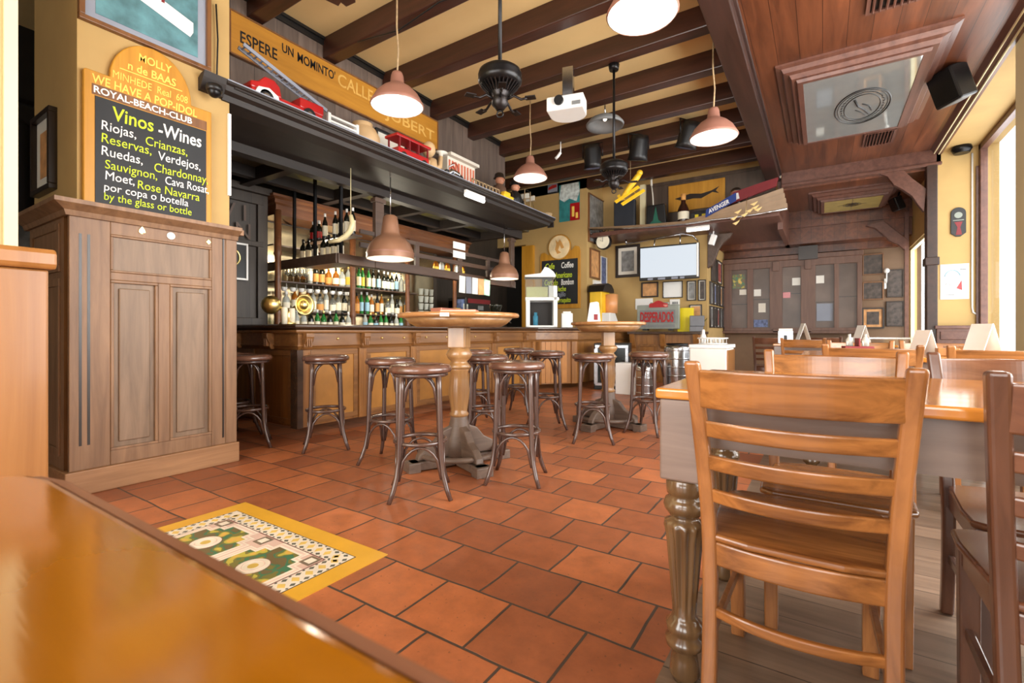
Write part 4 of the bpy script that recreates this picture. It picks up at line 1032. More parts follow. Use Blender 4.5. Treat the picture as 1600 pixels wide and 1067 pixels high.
# high tables
def high_table(label, loc, s, rz):
    t = thing('high_table', label, 'table', loc, R(rz), 'round high tables')
    R_ = .455 * s; Z = 1.135 if s > .95 else 1.10
    MB().lathe([(R_ * .9, Z - .035), (R_ * .99, Z - .03), (R_, Z - .018), (R_ * .99, Z - .004), (R_ * .97, Z), (.001, Z)], (0, 0, 0), 40).build('tabletop', M['httop'], t)
    MB().lathe([(R_ * .66, Z - .1), (R_ * .70, Z - .1), (R_ * .80, Z - .075), (R_ * .89, Z - .035)], (0, 0, 0), 40).build('apron', M['ht'], t)
    MB().box(-.07 * s, .07 * s, -.07 * s, .07 * s, Z - .26, Z - .1).build('square_block', M['ht'], t, .01)
    MB().lathe([(.08, .72), (.095, .735), (.07, .76), (.06, .775), (.085, .80), (.1, .83), (.085, .855), (.075, Z - .255)], (0, 0, 0), 24).build('collar', M['ht'], t)
    MB().lathe([(.06, .36), (.075, .38), (.06, .40), (.065, .42), (.078, .5), (.082, .56), (.074, .64), (.07, .70), (.08, .715), (.075, .73)], (0, 0, 0), 48, flute=16, fd=.1, fz=(.42, .69)).build('fluted_column', M['ht'], t)
    MB().lathe([(.105, .06), (.105, .16), (.1, .2), (.075, .3), (.065, .35), (.062, .37)], (0, 0, 0), 24).build('pedestal', M['grey_w'], t)
    for k in range(4):
        a = k * PI / 2 + PI / 4
        Mr = Matrix.Rotation(a, 3, 'Z')
        f_ = MB().obox(Mr @ Vector((.22, 0, .04)), (.34, .1, .06), Mr).obox(Mr @ Vector((.37, 0, .035)), (.09, .13, .07), Mr)
        f_.build('foot', M['grey_w'], t, .006)
        sc_ = MB().prism([(.06, .30), (.14, .27), (.2, .2), (.27, .165), (.33, .11), (.34, .075), (.05, .075)], 'y', -.03, .03)
        o = sc_.build('scroll_bracket', M['grey_w'], t, .008); o.rotation_euler = (0, 0, a)
    MB().tube([(.29 * math.cos(a), .29 * math.sin(a), .10) for a in [2 * PI * k / 36 for k in range(36)]], .02, 8, True).build('foot_rail', M['grey_w'], t)
    return t
high_table('near round high table on a fluted oak column', (-2.3, 2.8, 0), 1.0, 20)
high_table('far round high table with a napkin box on it', (-1.9, 4.78, 0), .86, 34.7)
t = thing('napkin_box', 'white napkin box standing on the far high table', 'napkin holder', (-2.02, 4.68, 1.101), R(25))
MB().prism([(-.07, 0), (.07, 0), (.05, .2), (.03, .21), (-.04, .2)], 'y', -.07, .07).build('box', M['white'], t, .005); MB().box(.0, .04, -.074, -.07, .02, .08).build('slot', M['redd'], t)
o = MB().box(-.03, .03, -.0, .012, 0, .025).build('table_number', M['paper']); tag(o, 'small white number plate on the near high table rim', 'number plate'); o.location = (-2.08, 2.38, 1.1); o.rotation_euler = (0, 0, R(28))
o = MB().box(-.14, .14, -.1, .1, 0, .035).build('copper_tray', M['pink'], None, .006); tag(o, 'flat pink copper tray lying on the near high table', 'tray'); o.location = (-2.4, 2.93, 1.136); o.rotation_euler = (0, 0, R(30))

# ------------------------------------------------------------------ dining tables and ladder-back chairs
def turned_leg(h):
    k = h - .26
    return [(.03, 0), (.038, .02), (.034, .06), (.03, .085), (.046, .10), (.048, .118), (.036, .13), (.044, .142), (.046, .162), (.034, .176), (.03, .19), (.031, .22), (.046, k - .17), (.052, k - .14), (.05, k - .127), (.036, k - .118), (.03, k - .112), (.04, k - .105), (.05, k - .09), (.053, k - .078), (.048, k - .062), (.036, k - .052), (.044, k - .045), (.046, k - .03), (.046, k - .006), (.04, k + .004)]
def dining_table(label, loc, W, D, H=.84, group='varnished dining tables by the windows'):
    t = thing('dining_table', label, 'table', loc, 0, group)
    MB().box(-W / 2, W / 2, -D / 2, D / 2, H - .03, H).build('tabletop', M['ttop'], t, .008, 3)
    MB().box(-W / 2 + .05, W / 2 - .05, -D / 2 + .04, -D / 2 + .065, H - .16, H - .03).box(-W / 2 + .05, W / 2 - .05, D / 2 - .065, D / 2 - .04, H - .16, H - .03).box(-W / 2 + .04, -W / 2 + .065, -D / 2 + .05, D / 2 - .05, H - .16, H - .03).box(W / 2 - .065, W / 2 - .04, -D / 2 + .05, D / 2 - .05, H - .16, H - .03).build('apron', M['apron'], t)
    for x in (-W / 2 + .066, W / 2 - .066):
        for y in (-D / 2 + .066, D / 2 - .066):
            MB().lathe([(r_ * 1.1, z_) for r_, z_ in turned_leg(H)], (x, y, 0), 72, flute=12, fd=.16, fz=(.2, H - .395)).build('leg', M['tleg'], t)
            MB().box(x - .056, x + .056, y - .056, y + .056, H - .26, H - .031).build('leg_block', M['apron'], t, .006)
    return t
def make_chair(label, h, v, group):
    """ladder-back chair; sits on the floor at its seat centre and faces +y"""
    t = thing('dining_chair', label, 'chair', (0, 0, 0), 0, group)
    def post(s):
        pts = [(.19, -.235, 0), (.19, -.205, .2), (.193, -.19, .42), (.2, -.2, .58), (.212, -.235, .78), (.222, -.27, .925)]
        ctl = [Vector(p) for p in pts]; pts = []
        for i in range(len(ctl) - 1):        # smooth curve through the joints
            a, b, c_, d_ = ctl[max(0, i - 1)], ctl[i], ctl[i + 1], ctl[min(len(ctl) - 1, i + 2)]
            for k in range(5):
                u = k / 5
                pts.append(.5 * ((2 * b) + (c_ - a) * u + (2 * a - 5 * b + 4 * c_ - d_) * u * u + (3 * b - a - 3 * c_ + d_) * u ** 3))
        pts.append(ctl[-1])
        w, d = .0185, .019
        vs = []
        for (x, y, z) in pts:
            for (a, b) in ((-w, -d), (w, -d), (w, d), (-w, d)): vs.append((s * x + a, y + b, z))
        fs = [(0, 1, 2, 3)]
        for i in range(len(pts) - 1):
            for k in range(4):
                l = (k + 1) % 4; fs.append((i * 4 + k, i * 4 + l, i * 4 + 4 + l, i * 4 + 4 + k))
        n_ = (len(pts) - 1) * 4; fs.append((n_ + 3, n_ + 2, n_ + 1, n_))
        return MB()._add(vs, fs).build('back_post', v, t, .009, 3)
    post(-1); post(1)
    def rail(name, z0, z1, hw, y0, y1, bow, th=.018, sag=0):
        n_ = 33; vs = []
        for i in range(n_):
            u = -1 + 2 * i / (n_ - 1); x = u * hw; by = -bow * (1 - u * u)
            for (zz, yy) in ((z0, y0), (z1, y1)):
                vs.append((x, yy + by - th / 2, zz + (sag * (1 - u * u) if zz == z0 else 0))); vs.append((x, yy + by + th / 2, zz + (sag * (1 - u * u) if zz == z0 else 0)))
        fs = [(0, 1, 3, 2)]
        for i in range(n_ - 1):
            a = i * 4; b = a + 4
            fs += [(a, a + 2, b + 2, b), (a + 1, b + 1, b + 3, a + 3), (a + 2, a + 3, b + 3, b + 2), (a, b, b + 1, a + 1)]
        e = (n_ - 1) * 4; fs.append((e, e + 2, e + 3, e + 1))
        return MB()._add(vs, fs).build(name, h, t, .005, 2)
    rail('top_rail', .805, .903, .212, -.245, -.262, .048, .022)
    rail('slat', .728, .77, .204, -.225, -.232, .048)
    rail('slat', .640, .680, .198, -.212, -.218, .046)
    rail('slat', .552, .588, .192, -.198, -.203, .044)
    rail('rear_stretcher', .253, .28, .185, -.2, -.2, .04, .018)
    rail('rear_seat_rail', .385, .447, .185, -.19, -.19, .03, .02)
    seat = [(-.195, -.2), (-.1, -.222), (.1, -.222), (.195, -.2), (.215, .1), (.21, .2), (.17, .225), (-.17, .225), (-.21, .2), (-.215, .1)]
    MB().prism(seat, 'z', .448, .468).build('seat', h, t, .008, 3)
    MB().box(-.185, .185, .165, .188, .385, .447).box(-.195, -.172, -.18, .17, .385, .447).box(.172, .195, -.18, .17, .385, .447).build('seat_rail', h, t, .004)
    for s in (-1, 1):
        MB()._add([(s * .175 - .02, .17, 0), (s * .175 + .02, .17, 0), (s * .175 + .02, .21, 0), (s * .175 - .02, .21, 0), (s * .178 - .022, .155, .447), (s * .178 + .022, .155, .447), (s * .178 + .022, .2, .447), (s * .178 - .022, .2, .447)],
                  [(0, 3, 2, 1), (4, 5, 6, 7), (0, 1, 5, 4), (1, 2, 6, 5), (2, 3, 7, 6), (3, 0, 4, 7)]).build('front_leg', v, t, .005)
        MB().bar((s * .186, -.2, .21), (s * .178, .18, .21), .016, .028).build('side_stretcher', v, t, .003)
    return t
dining_table('nearest varnished dining table behind the foremost ladder-back chair', (.275, 1.76, 0), 1.35, .80)
dining_table('varnished dining table in the second row by the window', (.52, 4.25, 0), 1.3, .85)
dining_table('varnished dining table in the far row before the brown wall cabinets', (.1, 7.6, 0), 1.3, .85)
GA, GD = 'amber ladder-back dining chairs', 'shade-darkened ladder-back dining chairs'
ca = make_chair('foremost amber ladder-back chair seen from behind', M['chair'], M['chairz'], GA)
ca.location = (-.058, 1.545, 0)
dup(ca, (.03, 2.03, 0), R(180), 'amber ladder-back chair across the nearest table, facing the camera')
cd = make_chair('shade-darkened ladder-back chair cut off by the right picture edge', M['chaird'], M['chair_shadez'], GD)
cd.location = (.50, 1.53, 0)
dup(cd, (.56, 2.03, 0), R(180), 'shade-darkened ladder-back chair across the nearest table at right')
for (x, y, r_, lb, src) in (
    (.235, 3.72, 0, 'amber ladder-back chair with its back to us at the second table, left', ca),
    (.80, 3.70, 0, 'amber ladder-back chair with its back to us at the second table, right', ca),
    (.27, 4.86, 180, 'amber ladder-back chair on the far side of the second table, left', ca),
    (.78, 4.88, 180, 'amber ladder-back chair on the far side of the second table, right', ca),
    (-.2, 7.03, 0, 'amber ladder-back chair with its back to us at the far table', ca),
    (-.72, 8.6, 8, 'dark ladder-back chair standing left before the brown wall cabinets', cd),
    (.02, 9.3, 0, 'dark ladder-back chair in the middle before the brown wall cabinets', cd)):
    dup(src, (x, y, 0), R(r_), lb)
def menu_card(label, loc, w, h, rz, m='white'):
    t = thing('menu_card', label, 'menu card', loc, R(rz), 'folded menu cards on the dining tables')
    a = h * .32
    MB()._add([(-w / 2, -a, 0), (w / 2, -a, 0), (w / 2, 0, h), (-w / 2, 0, h), (-w / 2, -a + .004, 0), (w / 2, -a + .004, 0), (w / 2, .004, h - .004), (-w / 2, .004, h - .004)], [(0, 1, 2, 3), (7, 6, 5, 4), (0, 3, 7, 4), (1, 5, 6, 2), (0, 4, 5, 1), (3, 2, 6, 7)]).build('front_leaf', M[m], t)
    MB()._add([(-w / 2, a, 0), (w / 2, a, 0), (w / 2, .006, h), (-w / 2, .006, h), (-w / 2, a - .004, 0), (w / 2, a - .004, 0), (w / 2, .005, h - .006), (-w / 2, .005, h - .006)], [(3, 2, 1, 0), (4, 5, 6, 7), (4, 7, 3, 0), (2, 6, 5, 1), (1, 5, 4, 0), (7, 6, 2, 3)]).build('rear_leaf', M['paper'], t)
menu_card('large white folded menu card nearest the window', (.87, 4.27, .841), .15, .21, -60)
menu_card('white folded menu card in front of the wainscot pier', (.585, 4.32, .841), .13, .17, -60)
menu_card('white folded menu card left of the bright doorway', (.42, 7.62, .841), .15, .24, -60)
menu_card('tall folded menu card on the far table in front of the cabinets', (-.22, 7.55, .841), .14, .27, -70)
t = thing('napkin_dispenser', 'grey napkin dispenser with dark slot on the far table', 'napkin holder', (-.42, 7.5, .841))
MB().box(-.09, .09, -.06, .06, 0, .17).build('case', M['steel'], t, .006); MB().box(-.02, .02, -.066, -.06, .02, .11).build('slot', M['black'], t); MB().box(-.08, .08, -.05, .05, .17, .2).build('napkins', M['paper'], t)
for i, (x, y, m) in enumerate(((.70, 4.3, 'pine'), (.77, 4.36, 'chair'))):
    o = MB().box(-.055, .055, -.05, .05, 0, .05 + .01 * i).build('wooden_box', M[m], None, .004); tag(o, ('pale wooden condiment box left of the large menu card', 'orange wooden condiment box beside the large menu card')[i], 'box'); o.location = (x - .01, y - .1 + i * .12, .841)
t = thing('cruet_caddy', 'dark cruet caddy with small bottles on the second dining table', 'caddy', (.22, 4.4, .841), R(10))
MB().box(-.09, .09, -.06, .06, 0, .05).box(-.006, .006, -.06, .06, .05, .11).build('tray', M['redd'], t, .004)
for i, x in enumerate((-.05, .05)): MB().lathe([(.022, .051), (.024, .1), (.01, .12), (.01, .14)], (x, 0, 0), 10).build('cruet', M['frosted'], t)
t = thing('glass_ashtray', 'clear glass bowl on the second dining table', 'bowl', (.36, 4.2, .841))
MB().lathe([(.03, 0), (.05, .035), (.046, .035), (.028, .006)], (0, 0, 0), 14).build('bowl', M['clear'], t)

# ------------------------------------------------------------------ boarded ceiling: framed mirrors, louvre vents, loudspeakers
def ceiling_mirror(label, X0, X1, Y0, Y1, z, m, compass):
    t = thing('ceiling_mirror', label, 'ceiling panel', ((X0 + X1) / 2, (Y0 + Y1) / 2, z))
    w, d = (X1 - X0) / 2, (Y1 - Y0) / 2
    ring = [(-w, -d), (-w, d), (w, d), (w, -d)]
    MB().sweep([(0, -.15), (.05, -.15), (.06, -.12), (.10, -.12), (.12, -.08), (.17, -.07), (.19, -.03), (.24, -.02), (.24, 0), (0, 0)], [(-w, -d), (w, -d), (w, d), (-w, d)], True).build('stepped_frame', M['wframe'], t)
    MB().box(-w - .005, w + .005, -d - .005, d + .005, -.142, -.135).build('mirror_pane', M[m], t)
    e = MB(); EX = .09
    if compass:
        for k in range(8):
            a = k * PI / 4; r = .22 if k % 2 == 0 else .14
            c_, s_ = math.cos(a), math.sin(a)
            e.prism([(-s_ * .02, c_ * .02), (c_ * r, s_ * r), (s_ * .02, -c_ * .02)], 'z', -.145, -.142)
        e.tube([(.1 * math.cos(a), .1 * math.sin(a), -.144) for a in [2 * PI * k / 28 for k in range(28)]], .004, 4, True)
        e.tube([(.14 * math.cos(a), .13 * math.sin(a), -.144) for a in [2 * PI * k / 28 for k in range(28)]], .003, 4, True)
        e.bar((0, -d + .05, -.144), (0, d - .05, -.144), .005, .003)
    else:
        for (rx, ry, w_) in ((.26, .5, .008), (.235, .46, .004), (.17, .36, .006)):
            e.tube([(-.02 + EX + rx * math.cos(a), .05 + ry * math.sin(a), -.144) for a in [2 * PI * k / 40 for k in range(40)]], w_, 4, True)
        q = random.Random(3)
        for k in range(34):
            a = 2 * PI * k / 34
            e.obox((-.02 + EX + .2 * math.cos(a), .05 + .41 * math.sin(a), -.144), (.012, .04, .003), Matrix.Rotation(a + q.uniform(-.5, .5), 3, 'Z'))
        e.tube([(EX - .1, -.2, -.144), (EX - .06, .0, -.144), (EX - .0, .12, -.144), (EX + .06, .3, -.144)], .012, 4).tube([(EX - .02, -.05, -.144), (EX + .05, .05, -.144), (EX + .08, .2, -.144)], .009, 4).tube([(EX - .08, .1, -.144), (EX - .02, .2, -.144), (EX + .02, .32, -.144)], .006, 4)
    e.build('emblem', M['black'] if not compass else M['dframe'], t)
a0 = 2.65 / 2.95
ceiling_mirror('large framed pale mirror with oval emblem on the boarded ceiling', -.17, .80, 5.87, 7.75, ZW, 'mirror', False)
ceiling_mirror('framed yellowed panel with compass rose in the far boarded ceiling', .03, .88, 10.25, 11.2, 3.47, 'mirror_y', True)
def louvre(label, X0, X1, Y0, Y1, z):
    t = thing('louvre_vent', label, 'vent', ((X0 + X1) / 2, (Y0 + Y1) / 2, z), 0, 'louvre vents in the boarded ceiling')
    w, d = (X1 - X0) / 2, (Y1 - Y0) / 2
    MB().sweep([(0, -.02), (.03, -.02), (.03, -.001), (0, -.001)], [(-w, -d), (w, -d), (w, d), (-w, d)], True).build('frame', M['wframe'], t)
    for k in range(8):
        x = -w + (k + .5) * 2 * w / 8
        MB().obox((x, 0, -.018), (.012, 2 * d, .04), Matrix.Rotation(R(25), 3, 'Y')).build('slat', M['wframe'], t)
    MB().box(-w, w, -d, d, -.003, -.001).build('backing', M['black'], t)
louvre('louvred vent at the top edge of the boarded ceiling', .34, .72, 4.6, 5.1, ZW)
louvre('louvred vent beyond the large ceiling mirror', .52, .82, 8.25, 8.75, ZW)
louvre('small louvred vent beside the compass panel', .5, .85, 11.28, 11.42, 3.47) if False else None
def loudspeaker(label, c, rz, s=1.0, top=None):
    t = thing('loudspeaker', label, 'loudspeaker', c, R(rz), None)
    b_ = MB().prism([(-.12 * s, -.1 * s), (.12 * s, -.1 * s), (.15 * s, .1 * s), (-.15 * s, .1 * s)], 'z', -.17 * s, .17 * s).build('case', M['black'], t, .02)
    b_.rotation_euler = (R(-20), 0, 0)
    MB().box(-.13 * s, .13 * s, .1 * s, .108 * s, -.15 * s, .15 * s).build('grille', M['blackm'], b_)
    MB().tube([(0, 0, .1 * s), (0, -.05 * s, (top - c[2]))], .018).build('bracket', M['iron'], t)
loudspeaker('black loudspeaker under the ceiling cornice on the right', at_y(1488, 133, 6.7), 120, 1.05, ZW - .02)
loudspeaker('small black loudspeaker behind the carved arch bracket', at_y(1430, 262, 9.9), 110, .7, 3.48)
loudspeaker('small black loudspeaker on the second arch near the window', at_y(1402, 318, 10.8), 110, .7, 3.465)

# ------------------------------------------------------------------ pier by the window
PY = 9.5
t = thing('wall_lamp', 'small black wall lamp high on the yellow pier', 'lamp', at_y(1500, 226, PY))
MB().box(-.09, .09, -.06, 0, .0, .17).build('bracket', M['black'], t, .008)
MB().lathe([(.09, -.16), (.12, -.1), (.1, -.02), (.05, .0)], (0, -.1, 0), 16).build('shade', M['blackm'], t)
t = thing('wall_plaque', 'narrow black plaque with rounded ends and maroon motif on the pier', 'plaque', at_y(1497, 347, PY))
w_, h_ = .085, .215
pts = [(w_ * math.cos(a), h_ - .085 + .085 * math.sin(a)) for a in [PI * k / 10 for k in range(11)]] + [(-w_, -h_ + .05), (-w_ + .06, -h_), (w_ - .06, -h_), (w_, -h_ + .05)]
MB().prism(pts, 'y', -.02, 0).build('board', M['black'], t, .004)
MB().box(-.06, .06, -.023, -.02, .02, .03).lathe([(.045, -.023), (.045, -.02)], (0, 0, .1), 14, 'y').build('emblem', M['sage'], t)
MB().prism([(-.03, -.19), (.04, -.19), (.02, -.08), (.045, 0.0), (-.045, 0.0), (-.01, -.08)], 'y', -.023, -.02).build('motif', M['redd'], t)
c = at_y(1491, 440, PY)
t = thing('white_poster', 'white poster with faint red and blue drawing on the pier', 'poster', (c[0], PY - .006, c[2]))
MB().box(-.155, .16, -.004, .004, -.26, .26).build('sheet', M['white'], t)
MB().prism([(.02, -.1), (.08, .02), (.085, -.13)], 'y', -.006, -.004).build('red_mark', M['red'], t)
MB().tube([(.09 * math.cos(a) - .02, -.005, .05 + .12 * math.sin(a)) for a in [PI * .1 + PI * k / 12 for k in range(11)]], .008, 4).build('blue_arc', M['lab_b'], t)
MB().box(-.13, .0, -.006, -.004, -.2, -.19).box(.06, .13, -.006, -.004, .17, .185).box(.1, .15, -.006, -.004, -.02, -.012).tube([(-.1, -.005, -.05), (-.08, -.005, -.01), (-.04, -.005, -.06), (-.02, -.005, -.02)], .004, 4).build('print_lines', M['greyp'], t)
o = MB().tube([(1.83, 9.485, 3.6), (1.83, 9.485, 1.35), (1.84, 9.485, 1.28), (1.88, 9.485, 1.25), (1.9, 9.485, 1.26)], .012, 6).build('white_conduit', M['white']); tag(o, 'thin white conduit running down the right edge of the pier', 'pipe')
o = MB().box(1.87, 1.94, 9.46, 9.51, .55, 3.4).build('window_post', M['wframe']); o['kind'] = 'structure'; o.name = 'trim_24'

# ------------------------------------------------------------------ wall with the television
WY = 9.995
def framed(name, label, axis, c, w, h, fw, mf, mm, mp, inset, group=None, cat='picture', dep=.035):
    t = thing(name, label, cat, c, 0, group)
    if axis == 'y':
        MB().frame('y', (0, -dep / 2, 0), w, h, fw, dep).build('frame', M[mf], t, .003)
        MB().box(-w / 2 + fw * .5, w / 2 - fw * .5, -.012, -.004, -h / 2 + fw * .5, h / 2 - fw * .5).build('mount', M[mm], t)
        MB().box(-w / 2 + fw + inset, w / 2 - fw - inset, -.016, -.012, -h / 2 + fw + inset, h / 2 - fw - inset).build('print', M[mp], t)
    else:
        MB().frame('x', (dep / 2, 0, 0), w, h, fw, dep).build('frame', M[mf], t, .003)
        MB().box(.004, .012, -w / 2 + fw * .5, w / 2 - fw * .5, -h / 2 + fw * .5, h / 2 - fw * .5).build('mount', M[mm], t)
        MB().box(.012, .016, -w / 2 + fw + inset, w / 2 - fw - inset, -h / 2 + fw + inset, h / 2 - fw - inset).build('print', M[mp], t)
    return t
tvx = (-3.12 - 1.97) / 2
t = thing('television', 'wall television with a bright pale screen hung from a rail', 'television', (-2.53, 9.5, 2.35), R(3))
MB().box(-.57, .57, 0, .06, -.33, .35).build('casing', M['black'], t, .01)
MB().box(-.545, .52, -.004, 0, -.27, .32).build('screen', M['screen'], t)
MB().box(.525, .56, -.004, .0, -.3, .34).build('white_edge', M['white'], t)
for (x, w) in ((-.4, .1), (-.2, .14), (.06, .12), (.22, .08)): MB().box(x, x + w, -.008, 0, -.325, -.285).build('sticker', M['greymat'], t)
MB().tube([(-.9, .2, .48), (.25, .12, .56), (.42, .2, .52), (.5, .3, .42)], .016, 8).tube([(-.3, .1, .36), (-.3, .17, .52)], .012, 6).tube([(.2, .1, .36), (.2, .13, .57)], .012, 6).tube([(-.9, .2, .48), (-.9, .2, .572)], .02).tube([(.2, .13, .56), (.2, .13, .572)], .02).build('ceiling_rail', M['steel'], t)
framed('tower_photo', 'black-framed grey photograph of a tower left of the television', 'y', (-3.52, WY, 2.52), .54, .70, .06, 'dframe', 'mat', 'bwphoto', .07)
framed('orange_notice', 'small tan notice in a dark frame under the television', 'y', (-3.04, WY, 1.88), .36, .32, .03, 'dframe', 'sepia', 'sepia', .03)
framed('white_notice', 'white sheet in a thin black frame under the television', 'y', (-2.57, WY, 1.86), .40, .34, .015, 'dframe', 'white', 'white', .02)
o = MB().box(-3.35, -2.98, 9.98, 9.992, 1.47, 1.7).build('white_sheet', M['white']); tag(o, 'plain white sheet behind the grey beer sign', 'sheet')
t = thing('house_number', 'small white card with dark numerals under the white notice', 'card', (-2.53, WY, 1.58))
MB().box(-.1, .1, -.01, 0, -.08, .08).build('card', M['white'], t); MB().box(-.05, -.015, -.012, -.01, -.02, .03).box(-.01, .02, -.012, -.01, -.02, .03).box(.03, .06, -.012, -.01, -.02, .03).build('numerals', M['greyp'], t)
t = thing('beer_sign', 'grey beer sign with red block letters and red gable', 'sign', (-2.68, 9.32, 1.02))
MB().box(-.42, .40, 0, .08, .03, .5).box(-.16, .2, 0, .08, .5, .55).build('board', M['sage'], t, .015)
MB().box(-.34, .32, -.006, 0, .06, .12).build('lower_band', M['greyp'], t)
MB().prism([(-.17, .45), (.19, .45), (.19, .52), (.12, .535), (.06, .57), (.01, .585), (-.04, .57), (-.1, .535), (-.17, .52)], 'y', -.012, 0).build('gable', M['red'], t)
text('DESPERADOS', .27, M['red'], t, (-.35, -.012, .17), FY, sx=.40, bold=.008)
MB().box(-.36, .33, -.004, 0, .14, .40).build('letter_ground', M['greyp'], t)
MB().box(-.3, -.2, -.02, .1, -.0, .03).box(.2, .3, -.02, .1, -.0, .03).build('foot', M['black'], t)
o = MB().box(-2.38, -2.08, 9.6, 9.63, 1.0, 1.46).build('advert_board', M['yel']); tag(o, 'bright yellow advert board standing behind the grey beer sign', 'board')
t = thing('back_counter', 'brown back counter with corbels under the beer sign', 'counter', (-2.5, 9.3, 0))
MB().box(-.76, .58, .12, .66, 0, .95).build('body', M['bar'], t, .004)
MB().box(-.79, .62, 0.0, .68, .95, 1.0).build('countertop', M['bardk'], t, .006)
for x in (-.7, -.1, .52): MB().prism([(.12, .66), (.06, .72), (.02, .85), (.0, .95), (.12, .95)], 'x', x - .05, x + .05).build('corbel', M['bar'], t, .004)
for (a, b_) in ((-.62, -.18), (.0, .44)): MB().frame('y', ((a + b_) / 2, .11, .4), b_ - a, .7, .05, .02).build('panel_frame', M['barx'], t, .003)
# kegs, fridge and freezer in front of it
def keg(label, loc, r, h, n):
    t = thing('beer_keg', label, 'keg', loc, 0, 'steel beer kegs beyond the far high table')
    MB().lathe([(r * .8, 0), (r * .95, .02), (r, .05), (r, h - .06), (r * .95, h - .02), (r * .75, h)], (0, 0, 0), 28).build('body', M['steel'], t)
    for k in range(n):
        z = .08 + k * (h - .16) / (n - 1)
        MB().lathe([(r + .001, z - .012), (r + .008, z), (r + .001, z + .012)], (0, 0, 0), 28, cap=False).build('hoop', M['steel'], t)
    MB().lathe([(r * .8, h - .02), (r * .86, h + .02), (r * .78, h + .02)], (0, 0, 0), 24, cap=False).build('rim', M['blackm'], t)
keg('tall ribbed steel keg beside the white freezer', (-1.86, 7.48, 0), .19, .8, 6)
keg('shorter steel keg left of the tall ribbed one', (-2.24, 7.15, 0), .155, .5, 4)
t = thing('glass_fridge', 'small glass-fronted bottle fridge behind the far high table', 'fridge', (-3.02, 7.75, 0), R(15))
MB().box(-.3, .3, .02, .5, 0, .8).build('body', M['black'], t, .01)
MB().frame('y', (0, .01, .42), .56, .7, .05, .03).build('door_frame', M['steel'], t, .004)
MB().box(-.23, .23, .01, .016, .12, .72).build('door_glass', M['g_dark'], t)
MB().box(-.29, -.24, -.02, 0, .1, .7).build('handle', M['steel'], t)
o = MB().box(-.16, .16, -.12, .12, 0, .5).build('white_crate', M['white'], None, .01); tag(o, 'white crate standing between the glass fridge and the kegs', 'crate'); o.location = (-2.62, 7.42, 0)
t = thing('chest_freezer', 'white chest freezer with a dish rack on top', 'freezer', (-1.22, 6.85, 0))
MB().box(-.25, .2, -.3, .3, .04, .78).build('body', M['paper'], t, .01)
MB().box(-.26, .22, -.31, .31, .78, .83).build('lid', M['white'], t, .012)
MB().box(.2, .215, -.28, .28, .1, .76).build('wooden_side', M['pine'], t)
MB().box(-.24, .24, -.26, .26, 0, .04).build('base', M['black'], t)
t = thing('dish_rack', 'white wire dish rack on the chest freezer', 'dish rack', (-1.22, 6.78, .831))
r_ = MB().tube([(-.16, -.16, .08), (.16, -.16, .08), (.16, .16, .08), (-.16, .16, .08)], .009, 6, True).tube([(-.15, -.15, .01), (.15, -.15, .01), (.15, .15, .01), (-.15, .15, .01)], .006, 6, True)
for k in range(9):
    x = -.14 + k * .035
    r_.tube([(x, -.16, .08), (x, -.15, .01), (x, .15, .01), (x, .16, .08)], .004, 5)
r_.build('wire_basket', M['white'], t)
for k in range(5): MB().lathe([(.035, -.006), (.038, .006)], (-.12 + k * .05, 0, .055), 14, 'x').build('plate', M['white'], t)
t = thing('cash_register', 'grey till on the back counter beside the white lamp', 'cash register', (-1.99, 9.43, 1.001), R(10))
MB().box(-.12, .12, -.1, .12, 0, .1).box(-.12, .14, -.02, .1, .1, .3).build('case', plain('till_grey', (104, 104, 108), .4), t, .01)
o = MB().lathe([(.05, 0), (.055, .18), (.03, .26), (.028, .34), (.02, .36)], (0, 0, 0), 14).build('white_flask', M['white']); tag(o, 'tall white flask behind the dish rack', 'flask'); o.location = (-1.40, 7.07, .831); o.scale = (.7, .7, .55)
def pot_plant(label, loc, s):
    t = thing('potted_plant', label, 'plant', loc)
    MB().lathe([(.04 * s, 0), (.055 * s, .1 * s), (.05 * s, .1 * s)], (0, 0, 0), 14).build('pot', M['beige'], t)
    lf = MB(); q = random.Random(5)
    for k in range(16):
        a = q.uniform(0, 6.3); l = q.uniform(.1, .2) * s; e = q.uniform(.5, 1.4)
        d = Vector((math.cos(a) * math.cos(e), math.sin(a) * math.cos(e), math.sin(e))); s_ = Vector((-math.sin(a), math.cos(a), 0)) * .02 * s
        b = Vector((0, 0, .1 * s)); lf._add([b, b + d * l * .6 + s_, b + d * l, b + d * l * .6 - s_, b + d * l * .6 + Vector((0, 0, .006))], [(0, 1, 4), (1, 2, 4), (2, 3, 4), (3, 0, 4), (3, 2, 1, 0)])
    lf.build('foliage', plain('leaf_green', (110, 112, 54), .6), t)
pot_plant('small potted plant on the back counter corner', (-2.0, 9.78, 1.001), 1.2)

# pictures on the pier side, the coffee board and posters
c = (-4.0, 0, 0)
framed('arch_print', 'large framed grey print of an arch on the pier side wall', 'x', (-3.998, 9.46, 3.33), .98, 1.0, .02, 'pframe', 'bwphoto', 'bwphoto', .02)
o = MB().tube([(-3.962, 9.46 + .12 * math.cos(a), 3.42 + .2 * math.sin(a)) for a in [PI * k / 12 for k in range(13)]], .03, 6).build('arch_motif', M['dframe']); o.parent = None
tag(o, 'dark arch motif on the large grey print', 'print detail'); bpy.data.objects.remove(o)
framed('orange_print', 'narrow tan print in a brown frame under the station clock', 'x', (-3.998, 9.29, 2.41), .5, .62, .035, 'pframe', 'sepia', 'sepia', .04)
framed('blue_print', 'small blue collage picture right of the tan print', 'x', (-3.998, 9.76, 2.32), .34, .6, .015, 'mat', 'bluepic', 'bluepic', .02)
framed('sketch_card', 'small white sketch card under the tan print', 'x', (-3.998, 9.4, 1.95), .4, .25, .012, 'mat', 'white', 'greymat', .06)
